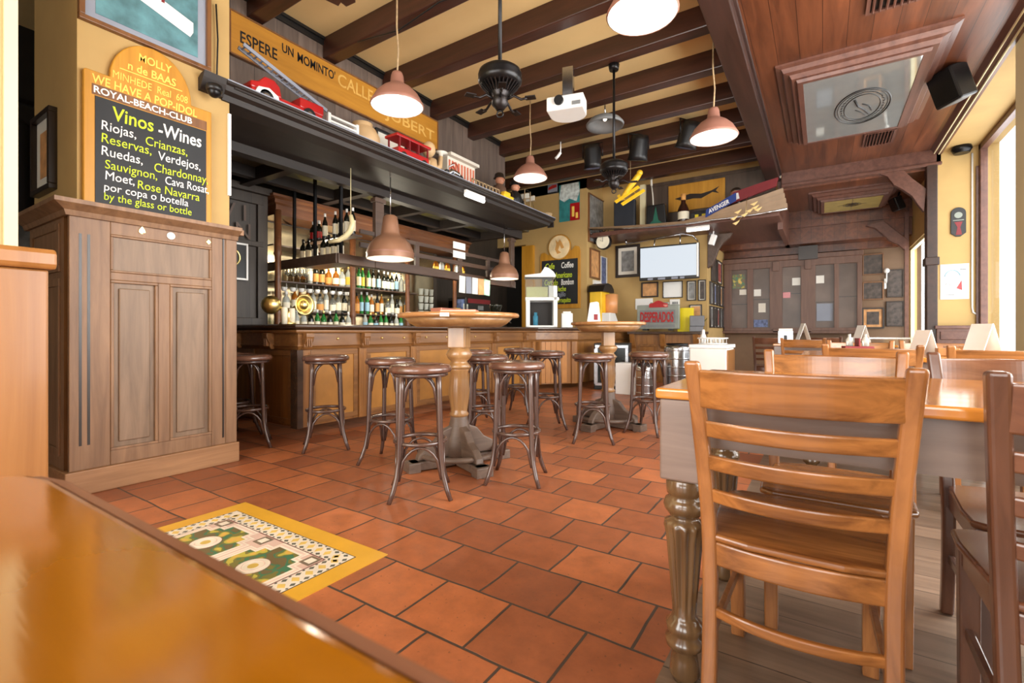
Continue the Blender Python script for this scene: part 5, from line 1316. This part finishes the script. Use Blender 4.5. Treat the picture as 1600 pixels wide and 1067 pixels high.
t = thing('station_clock', 'round double-faced station clock on a wrought iron bracket', 'clock', (-3.74, 9.18, 2.83))
MB().lathe([(.155, -.05), (.16, -.03), (.16, .03), (.155, .05)], (0, 0, 0), 28, 'y').build('case', M['iron'], t)
MB().lathe([(.14, -.054), (.14, -.05)], (0, 0, 0), 28, 'y').build('dial', M['lab_w'], t)
MB().bar((0, -.057, 0), (0, -.057, .11), .012, .004).bar((0, -.057, 0), (-.06, -.057, .03), .014, .004).build('hands', M['black'], t)
MB().tube([(-.2, 0, -.02), (-.19, 0, .1), (-.1, 0, .2), (0, 0, .2), (0, 0, .15)], .012, 6).tube([(0, 0, .2), (.05, 0, .25), (.1, 0, .24), (.09, 0, .2)], .01, 6).tube([(0, 0, .2), (-.05, 0, .26), (-.1, 0, .25), (-.08, 0, .21)], .01, 6).tube([(-.2, 0, -.02), (-.15, 0, .03), (-.16, 0, .08), (-.19, 0, .1)], .01, 6).build('bracket', M['iron'], t)
t = thing('coffee_chalkboard', 'ochre chalkboard listing coffees under a round painted medallion', 'chalkboard', (-4.6, 8.915, 0))
MB().prism([(-.46, 1.48), (.47, 1.48), (.47, 2.66), (.44, 2.74), (.36, 2.76), (.28, 2.68), (-.28, 2.62), (-.36, 2.68), (-.44, 2.66), (-.46, 2.58)], 'y', -.035, 0).build('board', M['ochre'], t, .006)
MB().box(-.42, .42, -.04, -.035, 1.57, 2.5).build('slate', M['board'], t)
MB().lathe([(.26, -.05), (.27, -.035)], (.0, 0, 2.76), 30, 'y').build('medallion', M['ochre'], t)
MB().lathe([(.24, -.056), (.245, -.05)], (.0, 0, 2.76), 30, 'y').build('medallion_face', plain('cream_medallion', (232, 206, 160), .5, var=.2), t)
MB().prism([(-.08, 2.92), (-.02, 2.86), (.02, 2.92), (.06, 2.86), (.12, 2.74), (.06, 2.72), (.02, 2.80), (-.02, 2.70), (.05, 2.64), (-.04, 2.62), (-.09, 2.72), (-.06, 2.82)], 'y', -.06, -.056).build('painted_figure', plain('ochre_figure', (206, 150, 78), .5), t)
def ct(s, x, z, m, sx=.8, size=.17): text(s, size, M[m], t, (x, -.0405, z), FY, shear=.1, sx=sx, bold=.002)
ct('Cafe', -.34, 2.32, 'greenchalk', .72); ct('Coffee', .04, 2.32, 'whitecalk', .62)
ct('Tea', -.36, 2.12, 'greymat', .7); ct('Americano', -.1, 2.12, 'greenchalk', .52)
ct('Cortado', -.36, 1.97, 'greenchalk', .55); ct('Bombon', .04, 1.97, 'whitecalk', .5)
ct('Con leche', -.22, 1.84, 'greenchalk', .6, .15); ct('Carajillo', -.14, 1.73, 'greymat', .6, .14); ct('Barraquito', -.1, 1.61, 'greenchalk', .6, .14)
PYW = 8.915
def poster(label, px0, py0, px1, py1, m, name='poster'):
    a = at_y(px0, py0, PYW); b = at_y(px1, py1, PYW)
    t = thing(name, label, 'poster', ((a[0] + b[0]) / 2, PYW, (a[2] + b[2]) / 2))
    w, h = abs(b[0] - a[0]) / 2, abs(a[2] - b[2]) / 2
    MB().box(-w, w, -.006, 0, -h, h).build('sheet', M[m], t)
    return t, w, h
t, w, h = poster('teal poster with white blossom and a red corner panel', 874, 290, 906, 343, 'teal')
MB().prism([(-w, .1), (-w * .5, .02), (.0, .08), (w * .7, .0), (w, .2), (w * .9, h), (-w * .8, h)], 'y', -.009, -.006).build('white_blossom', plain('blossom', (196, 204, 200), .6, var=.4, scale=14), t)
MB().box(0.02, w, -.012, -.009, -h, -h * .08).build('red_panel', M['red'], t)
MB().box(.06, w * .5, -.014, -.012, -h * .8, -h * .25).box(w * .62, w * .85, -.014, -.012, -h * .9, -h * .6).build('yellow_marks', M['goldpaint'], t)
t, w, h = poster('small picture of a red car beside the teal poster', 856, 284, 871, 301, 'greymat', 'car_print')
MB().prism([(-w * .9, -h * .4), (w * .9, -h * .1), (w * .8, h * .3), (0, h * .3), (-w * .8, 0)], 'y', -.009, -.006).build('red_car', M['red'], t)
MB().box(-w, w, -.01, -.006, h * .8, h).box(-w, w, -.01, -.006, -h, -h * .8).build('dark_border', M['black'], t)
o = MB().box(-5.57, -5.56, 2.56, 2.8, 0, 0).build('x', M['black']); bpy.data.objects.remove(o)
t = thing('gold_emblem_sign', 'small black sign with gold emblem in a white frame on the dark panelling', 'sign', (-5.575, 2.78, 1.8))
MB().frame('x', (.012, 0, 0), .34, .42, .02, .024).build('frame', M['white'], t)
MB().box(0, .01, -.16, .16, -.2, .2).build('panel', M['greensign'] if False else M['black'], t)
MB().tube([(.014, .08 * math.cos(a), .04 + .09 * math.sin(a)) for a in [2 * PI * k / 20 for k in range(20)]], .012, 6, True).build('gold_ring', M['brass'], t)
t = thing('carved_lettering', 'faint carved capital letters on the dark panelling behind the bar', 'lettering', (-5.578, 2.1, 0))
text('W I', .26, M['rack'], t, (0, .45, 2.28), FX); text('PAN', .26, M['rack'], t, (0, .40, 2.07), FX)

# rows of framed pictures on the far side wall
mats = ['darkpic', 'redpic', 'bwphoto', 'bluepic', 'darkpic', 'sepia', 'redpic', 'bwphoto']
k = 0
for row, (z, h, n) in enumerate(((2.28, .5, 2), (1.78, .46, 5), (1.3, .44, 5))):
    for i in range(n):
        y = (10.55 + i * .62) if n == 2 else (10.3 + i * .36)
        framed('small_picture', '%s picture from the near end in the %s row on the far side wall' % (nth(i + 1), ('top', 'middle', 'bottom')[row]), 'x', (-1.897, y, z), .5 if n == 2 else .28, h, .025, 'dframe', 'mat', mats[k % 8], .03 if k % 2 else .01, 'small framed pictures on the far side wall'); k += 1
for i, (x, z, w, h, m) in enumerate(((-2.2, 1.82, .18, .4, 'bwphoto'), (-2.0, 1.82, .15, .42, 'darkpic'), (-2.12, 1.28, .24, .52, 'sepia'))):
    framed('small_picture', ('grey picture right of the white notice', 'dark picture at the wall edge right of the television', 'tall tan picture right of the yellow panel')[i], 'y', (x, WY, z), w, h, .02, 'dframe', 'mat', m, .015)

# ------------------------------------------------------------------ far brown wall with glazed cabinets and pictures
M['brown'] = wood('plum_brown_wood', (92, 64, 52), (118, 86, 70), 'z', .6, .45)
t = thing('wall_cabinet', 'long brown glazed wall cabinet across the far wall', 'cabinet', (0, 11.72, 0))
xs = [-1.84, -1.10, -.98, -.40, -.30, .62]
MB().box(-1.88, .66, .12, .27, 1.0, 2.62).build('body', M['brown'], t)
cf = MB()
for (a, b_) in ((-1.88, -1.72), (-1.4, -1.28), (-.96, -.72), (-.38, -.12), (.2, .28), (.58, .66)): cf.box(a, b_, 0, .12, 1.0, 2.62)
cf.box(-1.87, .65, -.006, .11, 1.005, 1.08).box(-1.87, .65, -.006, .11, 2.38, 2.615)
cf.build('face_frame', M['brown'], t, .004)
MB().box(-1.9, .68, -.06, .12, 2.52, 2.62).box(-1.9, .68, -.05, .12, .96, 1.02).build('cornice', M['brown'], t, .01)
for x in (-.84, -.25): MB().box(x - .06, x + .06, -.05, 0, .98, 1.06).box(x - .06, x + .06, -.05, 0, 2.3, 2.5).build('corbel', M['brown'], t, .006)
MB().box(-.42, -.08, -.1, -.04, 2.5, 2.78).build('dark_box', M['redd'] if False else M['dframe'], t)
M['smokeglass'] = plain('smoked_glass', (100, 84, 74), .3, spec=.3, var=.3, scale=2)
cells = ((-1.72, -1.4), (-1.28, -.96), (-.72, -.38), (-.12, .2), (.28, .58))
for i, (a, b_) in enumerate(cells):
    d_ = MB().box(a, b_, .05, .058, 1.08, 2.38).build('glass_door', M['smokeglass'], t)
    MB().box(a, b_, .04, .06, 1.6 + .1 * (i % 3), 1.615 + .1 * (i % 3)).build('shelf_edge', M['dframe'], d_)
def onglass(name, label, cat, a, b_, z0, z1, m):
    o = MB().box(a, b_, 11.72 + .034, 11.72 + .039, z0, z1).build(name, M[m]); tag(o, label, cat)
onglass('white_note', 'white card on the third cabinet pane from the left', 'card', -.54, -.39, 1.98, 2.14, 'paper')
onglass('white_note', 'white card on the fourth cabinet pane from the left', 'card', -.11, .03, 2.0, 2.16, 'paper')
onglass('white_note', 'white card on the second cabinet pane from the left', 'card', -1.27, -1.13, 1.78, 1.93, 'paper')
onglass('photo_sheet', 'sheet of small photographs on the second cabinet pane', 'photo', -1.18, -1.04, 1.42, 1.62, 'mat')
onglass('white_note', 'white card on the first cabinet pane from the left', 'card', -1.56, -1.42, 1.82, 1.94, 'mat')
onglass('orange_card', 'orange card on the third cabinet pane', 'card', -.71, -.57, 1.72, 1.84, 'red')
onglass('purple_flyer', 'lilac flyer at the bottom of the second cabinet pane', 'flyer', -1.27, -1.0, 1.1, 1.26, 'bluepic')
onglass('leaf_print', 'green leafy print at the top of the first cabinet pane', 'print', -1.70, -1.45, 1.97, 2.28, 'camo')
onglass('glassware_print', 'pale striped poster in the fourth cabinet pane', 'poster', -.1, .18, 1.22, 1.58, 'greymat')
for i, (x, h) in enumerate(((.07, .3), (.15, .22))):
    bottle('wine' if i == 0 else 'stout', 'g_dark', None, 'black', ('dark wine bottle on the fourth cabinet shelf', 'squat dark bottle on the fourth cabinet shelf')[i], (x, 11.70, 1.62), None) if False else None
framed('dark_picture', 'dark blue framed picture high right of the glazed cabinet', 'y', (.85, 11.995, 2.35), .34, .42, .02, 'pframe', 'bluepic', 'darkpic', .0)
framed('dark_picture', 'dark landscape picture in the middle right of the glazed cabinet', 'y', (.85, 11.995, 1.82), .34, .36, .02, 'pframe', 'darkpic', 'darkpic', .0)
framed('dark_picture', 'tan framed picture low right of the glazed cabinet', 'y', (.85, 11.995, 1.27), .36, .42, .03, 'dframe', 'sepia', 'darkpic', .05)
framed('dark_picture', 'tall dark print by the far doorway, upper', 'y', (1.2, 11.995, 1.95), .26, .55, .02, 'dframe', 'darkpic', 'darkpic', .0)
framed('dark_picture', 'tall dark print by the far doorway, lower', 'y', (1.2, 11.995, 1.35), .28, .5, .02, 'dframe', 'darkpic', 'darkpic', .0)
t = thing('wall_sconce', 'small white sconce on the far wall beside the doorway', 'lamp', (1.06, 11.99, 2.05))
MB().sph((0, -.08, .15), .05).tube([(0, 0, -.1), (0, -.06, -.05), (0, -.08, .1)], .012, 6).box(-.03, .03, -.02, 0, -.2, .0).build('body', M['white'], t)
t = thing('glass_display_case', 'low glass display case with thin metal edges before the far wall', 'display case', (.85, 9.3, 0))
g_ = MB()
for x in (-.45, .45):
    for y in (-.15, .15): g_.box(x - .012, x + .012, y - .012, y + .012, .0, .9)
for z in (.62, .888):
    g_.box(-.45, .45, -.162, -.138, z, z + .02).box(-.45, .45, .138, .162, z, z + .02).box(-.462, -.438, -.15, .15, z, z + .02).box(.438, .462, -.15, .15, z, z + .02)
g_.build('metal_frame', M['steel'], t)
MB().box(-.44, .44, -.14, .14, .6, .62).build('shelf', M['greyp'], t)
MB().box(-.44, .44, -.15, -.146, .64, .888).build('glass_front', M['pane'], t)

# ------------------------------------------------------------------ things on the boat shelf
bs = thing('boat_shelf', 'pale clinker-built boat hull lying along the high far shelf', 'boat', (0, 8.95, 0))
hp = [at_y(a, b, 8.95) for a, b in ((922, 357), (1000, 353), (1070, 347), (1105, 337), (1150, 321), (1190, 308), (1222, 296))]
lp = [at_y(a, b, 8.95) for a, b in ((922, 358.5), (1000, 356), (1070, 350), (1105, 345), (1150, 340), (1190, 334), (1230, 326))]
for k in range(4):
    vs = []; n_ = len(hp)
    for i in range(n_):
        z0 = lp[i][2] + (hp[i][2] - lp[i][2]) * k / 4; z1 = lp[i][2] + (hp[i][2] - lp[i][2]) * (k + 1) / 4
        x = lp[i][0] + (hp[i][0] - lp[i][0]) * k / 4
        y = -.02 - .06 * k / 4
        vs += [(x, y, z0), (x, y - .02, z1 + .004), (x, y + .12, z1 + .004), (x, y + .12, z0)]
    fs = [(0, 1, 2, 3)]
    for i in range(n_ - 1):
        for j in range(4):
            l = (j + 1) % 4; fs.append((i * 4 + j, i * 4 + l, i * 4 + 4 + l, i * 4 + 4 + j))
    e = (n_ - 1) * 4; fs.append((e + 3, e + 2, e + 1, e))
    MB()._add(vs, fs).build('hull_strake', plain('pale_boat_wood', (150, 124, 96), .5) if k == 0 else bs.children[0].data.materials[0], bs)
MB().tube([(-3.9, -.0, 2.945)] + [(p[0], -.02, p[2]) for p in lp], .016, 6).build('metal_edge', M['steel'], bs)
def z_on(px, py, Y=9.15): return at_y(px, py, Y)
SHZ = 3.0
o = MB().box(-.22, .22, 0, .1, 0, .62).build('black_case', plain('blue_black', (38, 42, 50), .5), None, .02); tag(o, 'tall dark blue-black case standing at the left of the boat shelf', 'case'); o.location = (-3.32, 9.2, 3.001)
o = MB().box(-.05, .05, 0, .08, 0, .9).build('pale_post', M['cream']); tag(o, 'pale upright board beside the dark case on the boat shelf', 'board'); o.location = (-2.98, 9.3, 3.001)
t = thing('green_bag', 'black bag with a green triangle on the boat shelf', 'bag', (-2.66, 9.1, 3.001))
MB().prism([(-.2, 0), (.2, 0), (.17, .42), (-.17, .42)], 'y', 0, .12).build('body', M['black'], t, .02)
MB().prism([(-.18, .01), (.18, .01), (.05, .12), (.0, .38), (-.05, .12)], 'y', -.006, 0).build('green_triangle', M['greensign'], t)
MB().tube([(-.06, .05, .42), (-.07, .05, .6), (-.09, .04, .8)], .012).tube([(-.09, .04, .8), (-.1, .04, .98)], .02).build('handle', M['mat'], t)
t = thing('fish_board', 'yellow board with a dark fish silhouette behind the dark bottle', 'picture', (-2.05, 9.66, 3.62))
MB().box(-.52, .52, 0, .03, -.25, .27).build('board', M['ochre'], t, .004)
MB().prism([(-.4, .0), (-.25, -.06), (-.05, -.04), (.1, -.06), (.3, .03), (.42, -.01), (.36, .05), (.42, .12), (.28, .06), (.1, .03), (-.1, .06), (-.25, .03)], 'y', -.006, 0).build('fish', M['dframe'], t)
t = thing('dark_beer_bottle', 'oversized dark beer bottle with cream label on the boat shelf', 'bottle', (-2.15, 9.1, 3.001))
MB().lathe([(.09, 0), (.1, .02), (.1, .24), (.07, .32), (.042, .37), (.04, .5), (.045, .53)], (0, 0, 0), 20).build('body', plain('brown_bottle', (50, 26, 20), .15), t)
MB().lathe([(.102, .06), (.102, .2)], (0, 0, 0), 20, cap=False).build('label', M['lab_w'], t)
MB().lathe([(.043, .42), (.047, .535)], (0, 0, 0), 16).build('foil', M['lab_o'], t)
t = thing('model_tram', 'small dark model tram with yellow windows on the boat shelf', 'model', (-1.84, 9.12, 3.001))
MB().box(-.18, .16, -.05, .05, .03, .16).box(-.14, .12, -.04, .04, .16, .19).build('body', M['black'], t, .008)
MB().box(-.1, -.04, -.053, -.05, .07, .12).box(.02, .08, -.053, -.05, .07, .12).build('yellow_window', M['yel'], t)  # windows painted plain yellow
a = at_y(1106, 333, 8.86); b = at_y(1149, 311, 8.86)
t = thing('blue_banner', 'blue name banner fixed on the boat hull', 'banner', ((a[0] + b[0]) / 2, 8.84, (a[2] + b[2]) / 2))
ang = math.atan2(b[2] - a[2], b[0] - a[0])
q = MB().prism([(-.3, -.06), (.24, -.04), (.29, .09), (-.24, .06)], 'y', -.012, .004).build('cloth', M['blue'], t); q.rotation_euler = (0, -ang, 0)
text('AVENGER', .1, M['white'], q, (-.22, -.014, -.025), FY, shear=.3, sx=.8, bold=.002)
a = at_y(1176, 302, 9.0)
t = thing('red_banner', 'red draped cloth with white crest behind the boat bow', 'banner', a)
MB().prism([(-.36, -.14), (-.2, -.1), (.35, .06), (.38, .2), (.2, .17), (-.3, .06)], 'y', -.02, .03).build('cloth', M['redd'], t)
MB().prism([(-.32, -.1), (-.2, -.06), (-.22, .04), (-.32, .02)], 'y', -.03, -.02).build('crest', M['white'], t)
a = at_y(1150, 300, 9.25)
t = thing('sailor_bust', 'small bust figurine with white collar behind the blue banner', 'figurine', (a[0], 9.25, 3.22))
MB().prism([(-.16, -.215), (.16, -.215), (.14, .05), (.06, .12), (-.06, .12), (-.14, .05)], 'y', -.08, .08).build('jacket', M['dframe'], t, .03)
MB().sph((0, 0, .22), .09, 1, 1, 1.2).build('head', plain('figurine_skin', (176, 128, 104), .5), t)
MB().prism([(-.1, .02), (.0, .12), (.1, .02), (0, .06)], 'y', -.09, -.06).build('collar', M['white'], t)
MB().sph((0, .01, .27), .092, 1, 1, .7).build('hair', M['dframe'], t)
o = MB().box(-.06, .06, -.01, .01, 0, .3).build('silver_plate', M['steel']); tag(o, 'slanted silver plate right of the sailor bust', 'plate'); o.location = (-1.03, 9.25, 3.28); o.rotation_euler = (0, R(-20), 0); o.location = (-.96, 9.25, 3.0)
t = thing('toy_plane', 'yellow toy biplane hanging before the dark case', 'model plane', at_d(985, 297, 8.0))
MB().tube([(-.17, 0, -.14), (-.1, 0, -.05), (.02, 0, .09), (.12, 0, .2), (.16, 0, .25)], [.018, .035, .05, .05, .04], 12).build('fuselage', M['yeltoy'], t)
for (a_, b_, nm) in (((-.22, -.12, -.2), (.1, .14, .08), 'upper_wing'), ((-.1, -.14, -.26), (.2, .12, .0), 'lower_wing')):
    MB().bar(a_, b_, .06, .014, (.6, -.6, .5)).build(nm, M['yeltoy'], t, .005)
MB().bar((-.2, -.07, -.16), (-.14, .07, -.12), .05, .01).bar((-.17, 0, -.14), (-.21, 0, -.05), .01, .05).build('tail', M['yeltoy'], t)
for k in (-.06, .06): MB().bar((k - .02, k, -.02), (k + .04, k, -.1), .008, .008).build('strut', M['yeltoy'], t)
MB().sph((.16, 0, .26), .05).build('nose', M['yeltoy'], t)
MB().tube([(0, 0, .05), (0, 0, 4.12 - at_d(985, 297, 8.0)[2])], .004, 5).build('thread', M['straw'], t)
t = thing('gold_mobile', 'cluster of small gold birds hanging under the boat bow', 'mobile', at_y(1165, 330, 8.7))
for (x, z) in ((-.18, -.1), (-.15, -.18), (-.12, 0), (-.02, -.06), (.06, .0), (.14, .04), (.12, .1), (.18, .0)):
    MB().prism([(x - .05, z), (x, z + .015), (x + .06, z + .04), (x + .02, z - .01), (x, z - .03)], 'y', -.015, .015).build('bird', plain('gold_leaf', (238, 206, 140), .3) if not t.children else t.children[0].data.materials[0], t)
MB().tube([(-.15, 0, -.18), (-.02, 0, -.05), (.14, 0, .05)], .004, 5).tube([(0, 0, -.04), (0, .2, .3)], .003, 5).build('wire', M['brass'], t)
t = thing('white_spot_lamp', 'small white adjustable lamp at the end of the television rail', 'lamp', at_y(1114, 374, 9.7))
b_ = MB().box(-.05, .05, -.05, .05, -.11, .09).build('head', M['white'], t, .01); b_.rotation_euler = (0, R(18), 0)
MB().tube([(0, .02, .05), (0, .1, .35), (0, .1, 2.918 - t.location[2])], .012).build('arm', M['white'], t)

# ------------------------------------------------------------------ things on the ledge of the bar canopy
LX = -4.03; LZ = CZ + .0
def ly(px, X=LX): return at_x(px, 0, X)[1]
LT = 'on the canopy ledge'
t = thing('toy_fire_engine', 'red toy fire engine with long silver ladder on the canopy ledge', 'toy', (LX + .04, 2.42, LZ + .0))
MB().box(-.09, .09, -.32, .34, .05, .11).prism([(-.32, .11), (-.05, .11), (-.07, .2), (-.12, .24), (-.2, .24), (-.25, .18), (-.32, .16)], 'x', -.08, .08).box(-.08, .08, .12, .36, .11, .2).build('body', M['red'], t, .012)
lad = MB()
Lb, Le = Vector((0, .42, .2)), Vector((0, -.36, .44))
for x in (-.04, .04): lad.bar(Lb + Vector((x, 0, 0)), Le + Vector((x, 0, 0)), .012, .03)
for k in range(16): q = Lb.lerp(Le, (k + .5) / 16); lad.bar(q + Vector((-.04, 0, 0)), q + Vector((.04, 0, 0)), .01, .01)
lad.build('ladder', M['greymat'], t)
for y in (-.2, .2):
    for x in (-.09, .09):
        MB().lathe([(.06, -.015), (.06, .015)], (x, y, .06), 18, 'x').build('wheel', M['black'], t)
        MB().lathe([(.03, -.018), (.03, .018)], (x, y, .06), 14, 'x').build('hub_cap', M['steel'], t)
MB().prism([(-.3, .06), (-.27, .12), (-.18, .14), (-.1, .1), (-.09, .06), (-.13, .06), (-.16, .1), (-.22, .1), (-.27, .06)], 'x', .08, .105).build('mudguard', M['white'], t)
o = MB()
for z in (.03, .08, .13, .18): o.box(-.02, .02, -.16, .16, z - .012, z + .008)
o.box(-.025, .025, .15, .18, 0, .2).box(-.025, .025, -.18, -.15, 0, .2)
o = o.build('white_fence', M['white']); tag(o, 'small white slatted fence beside the toy fire engine', 'model fence'); o.location = (LX + .05, 3.04, LZ); 
def small_heap(label, name, y, items, cat):
    t = thing(name, label, cat, (LX, y, LZ))
    for (dx, dy, dz, sx, sy, sz, m, nm) in items: MB().sph((dx, dy, dz), 1, sx, sy, sz, 12, 8).build(nm, M[m], t)
    return t
small_heap('small shell and twig ornament left of the big beige jar', 'shell_ornament', 3.36, [(.05, -.06, .03, .05, .08, .03, 'straw', 'twig_base'), (.04, 0, .06, .03, .03, .06, 'mat', 'shell'), (.06, .1, .04, .03, .04, .04, 'beige', 'shell')], 'ornament')
t = thing('beige_jar', 'large round beige jar behind the near pendant lamp', 'jar', (-4.24, 3.5, LZ))
MB().lathe([(.08, 0), (.15, .06), (.19, .16), (.185, .24), (.14, .32), (.1, .35), (.11, .38)], (0, 0, 0), 24).build('body', M['beige'], t)
framed('black_framed_print', 'black-framed print leaning behind the red toy carriage', 'x', (-4.4, 4.05, 3.16), .5, .46, .03, 'black', 'mat', 'mat', .03)
t = thing('toy_carriage', 'red toy carriage with open sides right of the beige jar', 'toy', (LX + .06, 3.93, LZ))
MB().box(-.09, .09, -.24, .24, .05, .13).box(-.1, .1, -.27, .27, .24, .27).build('body', M['red'], t, .006)
MB().box(-.06, .06, -.2, .2, .271, .276).build('white_roof_strip', M['mat'], t)
for y in (-.22, -.07, .07, .22):
    for x in (-.085, .085): MB().box(x - .008, x + .008, y - .008, y + .008, .13, .24).build('pillar', M['redd'], t)
for y in (-.16, .16):
    for x in (-.09, .09): MB().lathe([(.045, -.01), (.045, .01)], (x, y, .046), 16, 'x').build('wheel', M['dframe'], t)
t = thing('monkey_figure', 'cream figurine with raised arm next to the red toy carriage', 'figurine', (LX - .05, 4.4, LZ + .02))
MB().tube([(0, 0, 0), (.0, .02, .12), (0, .04, .22)], [.08, .085, .06], 12).tube([(0, .0, .18), (.04, -.1, .14), (.05, -.16, .1)], [.035, .03, .025], 8).tube([(0, .06, .1), (.02, .16, .16), (.02, .18, .3)], [.04, .035, .028], 8).build('body', M['beige'], t)
MB().sph((0, -.02, .33), .085, 1, 1, 1.15).build('head', M['beige'], t)
MB().lathe([(.025, .3), (.03, .33), (.09, .345), (.085, .35)], (.02, .18, 0), 16).build('mushroom_cap', M['mat'], t)
t = thing('silver_motorbike', 'small silver model motorbike on the canopy ledge', 'model', (LX + .07, 4.72, LZ + .008))
for y in (-.13, .13): MB().tube([(0, y + .06 * math.cos(a), .066 + .06 * math.sin(a)) for a in [2 * PI * k / 16 for k in range(16)]], .012, 6, True).build('wheel', M['black'], t)
MB().tube([(0, -.13, .066), (0, -.05, .14), (0, .08, .13), (0, .13, .066)], [.015, .03, .03, .015], 8).tube([(0, -.13, .066), (0, -.1, .18), (.06, -.08, .2)], .01, 6).sph((0, 0, .07), .05).build('frame', M['steel'], t)
t = thing('striped_theatre', 'red and white striped model stall', 'model', (-4.2, 5.15, LZ))
MB().box(-.1, .02, -.3, .3, 0, .46).build('case', M['mat'], t, .006)  # plain pale case behind the stripes
st = MB()
for k in range(9): st.box(.02, .026, -.28 + k * .065, -.248 + k * .065, .03, .4)
st.build('stripes', plain('salmon', (206, 112, 84), .5), t)
MB().box(-.1, .09, -.31, .31, .44, .48).build('roof', M['mat'], t)
MB().tube([(.03, -.16 + .07 * math.cos(a), .3 + .08 * math.sin(a)) for a in [2 * PI * k / 16 for k in range(16)]], .012, 6, True).tube([(.03, -.2, .33), (.03, -.12, .26)], .012, 6).build('motif', plain('salmon_dark', (176, 84, 62), .5), t)
t = thing('model_railing', 'small dark model railing in front of the striped stall', 'model', (LX + .12, 5.35, LZ))
rl = MB().box(-.008, .008, -.32, .32, .13, .145).box(-.008, .008, -.32, .32, .06, .07)
for k in range(9): rl.box(-.008, .008, -.32 + k * .079, -.308 + k * .079, 0, .145)
rl.build('rails', M['straw'], t)
o = MB().box(-.05, .05, -.13, .13, 0.0, .1).box(-.04, .04, -.09, .06, .1, .15).build('toy_truck', M['yeltoy'], None, .01); tag(o, 'small yellow toy truck before the brown doll', 'toy'); o.location = (LX + .12, 5.85, LZ)
def doll(label, y, body, skin, hat):
    t = thing('doll', label, 'figurine', (LX - .06, y, LZ))
    MB().lathe([(.09, 0), (.1, .08), (.12, .18), (.1, .27), (.05, .31), (.045, .33)], (0, 0, 0), 16).tube([(0, -.1, .26), (.05, -.14, .18), (.09, -.1, .12)], [.035, .035, .028], 8).tube([(0, .1, .26), (.05, .14, .18), (.09, .1, .12)], [.035, .035, .028], 8).build('body', body, t)
    MB().sph((.01, 0, .38), .07).sph((.08, 0, .375), .018).build('head', skin, t)
    MB().lathe([(.09, .41), (.075, .42), (.07, .47), (.05, .49)], (0, 0, 0), 16).build('cap', hat, t)
sk = plain('doll_skin', (190, 130, 100), .5)
doll('brown doll with dark cap near the far end of the canopy ledge', 5.93, plain('brown_cloth', (104, 76, 58), .8), sk, M['dframe'])
doll('doll in a black jacket and cap at the far end of the canopy ledge', 6.36, M['black'], sk, M['black'])
t = thing('model_ship', 'small rigged model ship at the far end of the canopy ledge', 'model', (LX - .04, 6.73, LZ))
MB().prism([(-.22, .03), (-.16, 0), (.14, 0), (.24, .08), (.2, .08), (-.2, .07)], 'x', -.05, .05).build('hull', M['straw'], t)
for y in (-.1, .08): MB().tube([(0, y, .05), (0, y, .42)], .008, 6).bar((-.1, y, .26), (.1, y, .26), .01, .01).bar((-.07, y, .35), (.07, y, .35), .01, .01).build('mast', M['straw'], t)
for y in (-.1, .08): MB().box(-.085, .085, y - .002, y + .002, .27, .345).build('sail', M['mat'], t)
rg = MB()
for (a, b_) in (((0, -.2, .07), (0, -.1, .42)), ((0, -.1, .42), (0, .08, .42)), ((0, .08, .42), (0, .24, .08))): rg.tube([a, b_], .003, 4)
rg.build('rigging', M['dframe'], t)
o = MB().lathe([(.06, 0), (.095, .02), (.11, .09), (.1, .09), (.085, .03)], (0, 0, 0), 20, cap=False).build('wicker_basket', M['straw']); tag(o, 'shallow wicker basket at the far tip of the canopy ledge', 'basket'); o.location = (LX + .10, 7.085, LZ + .004)
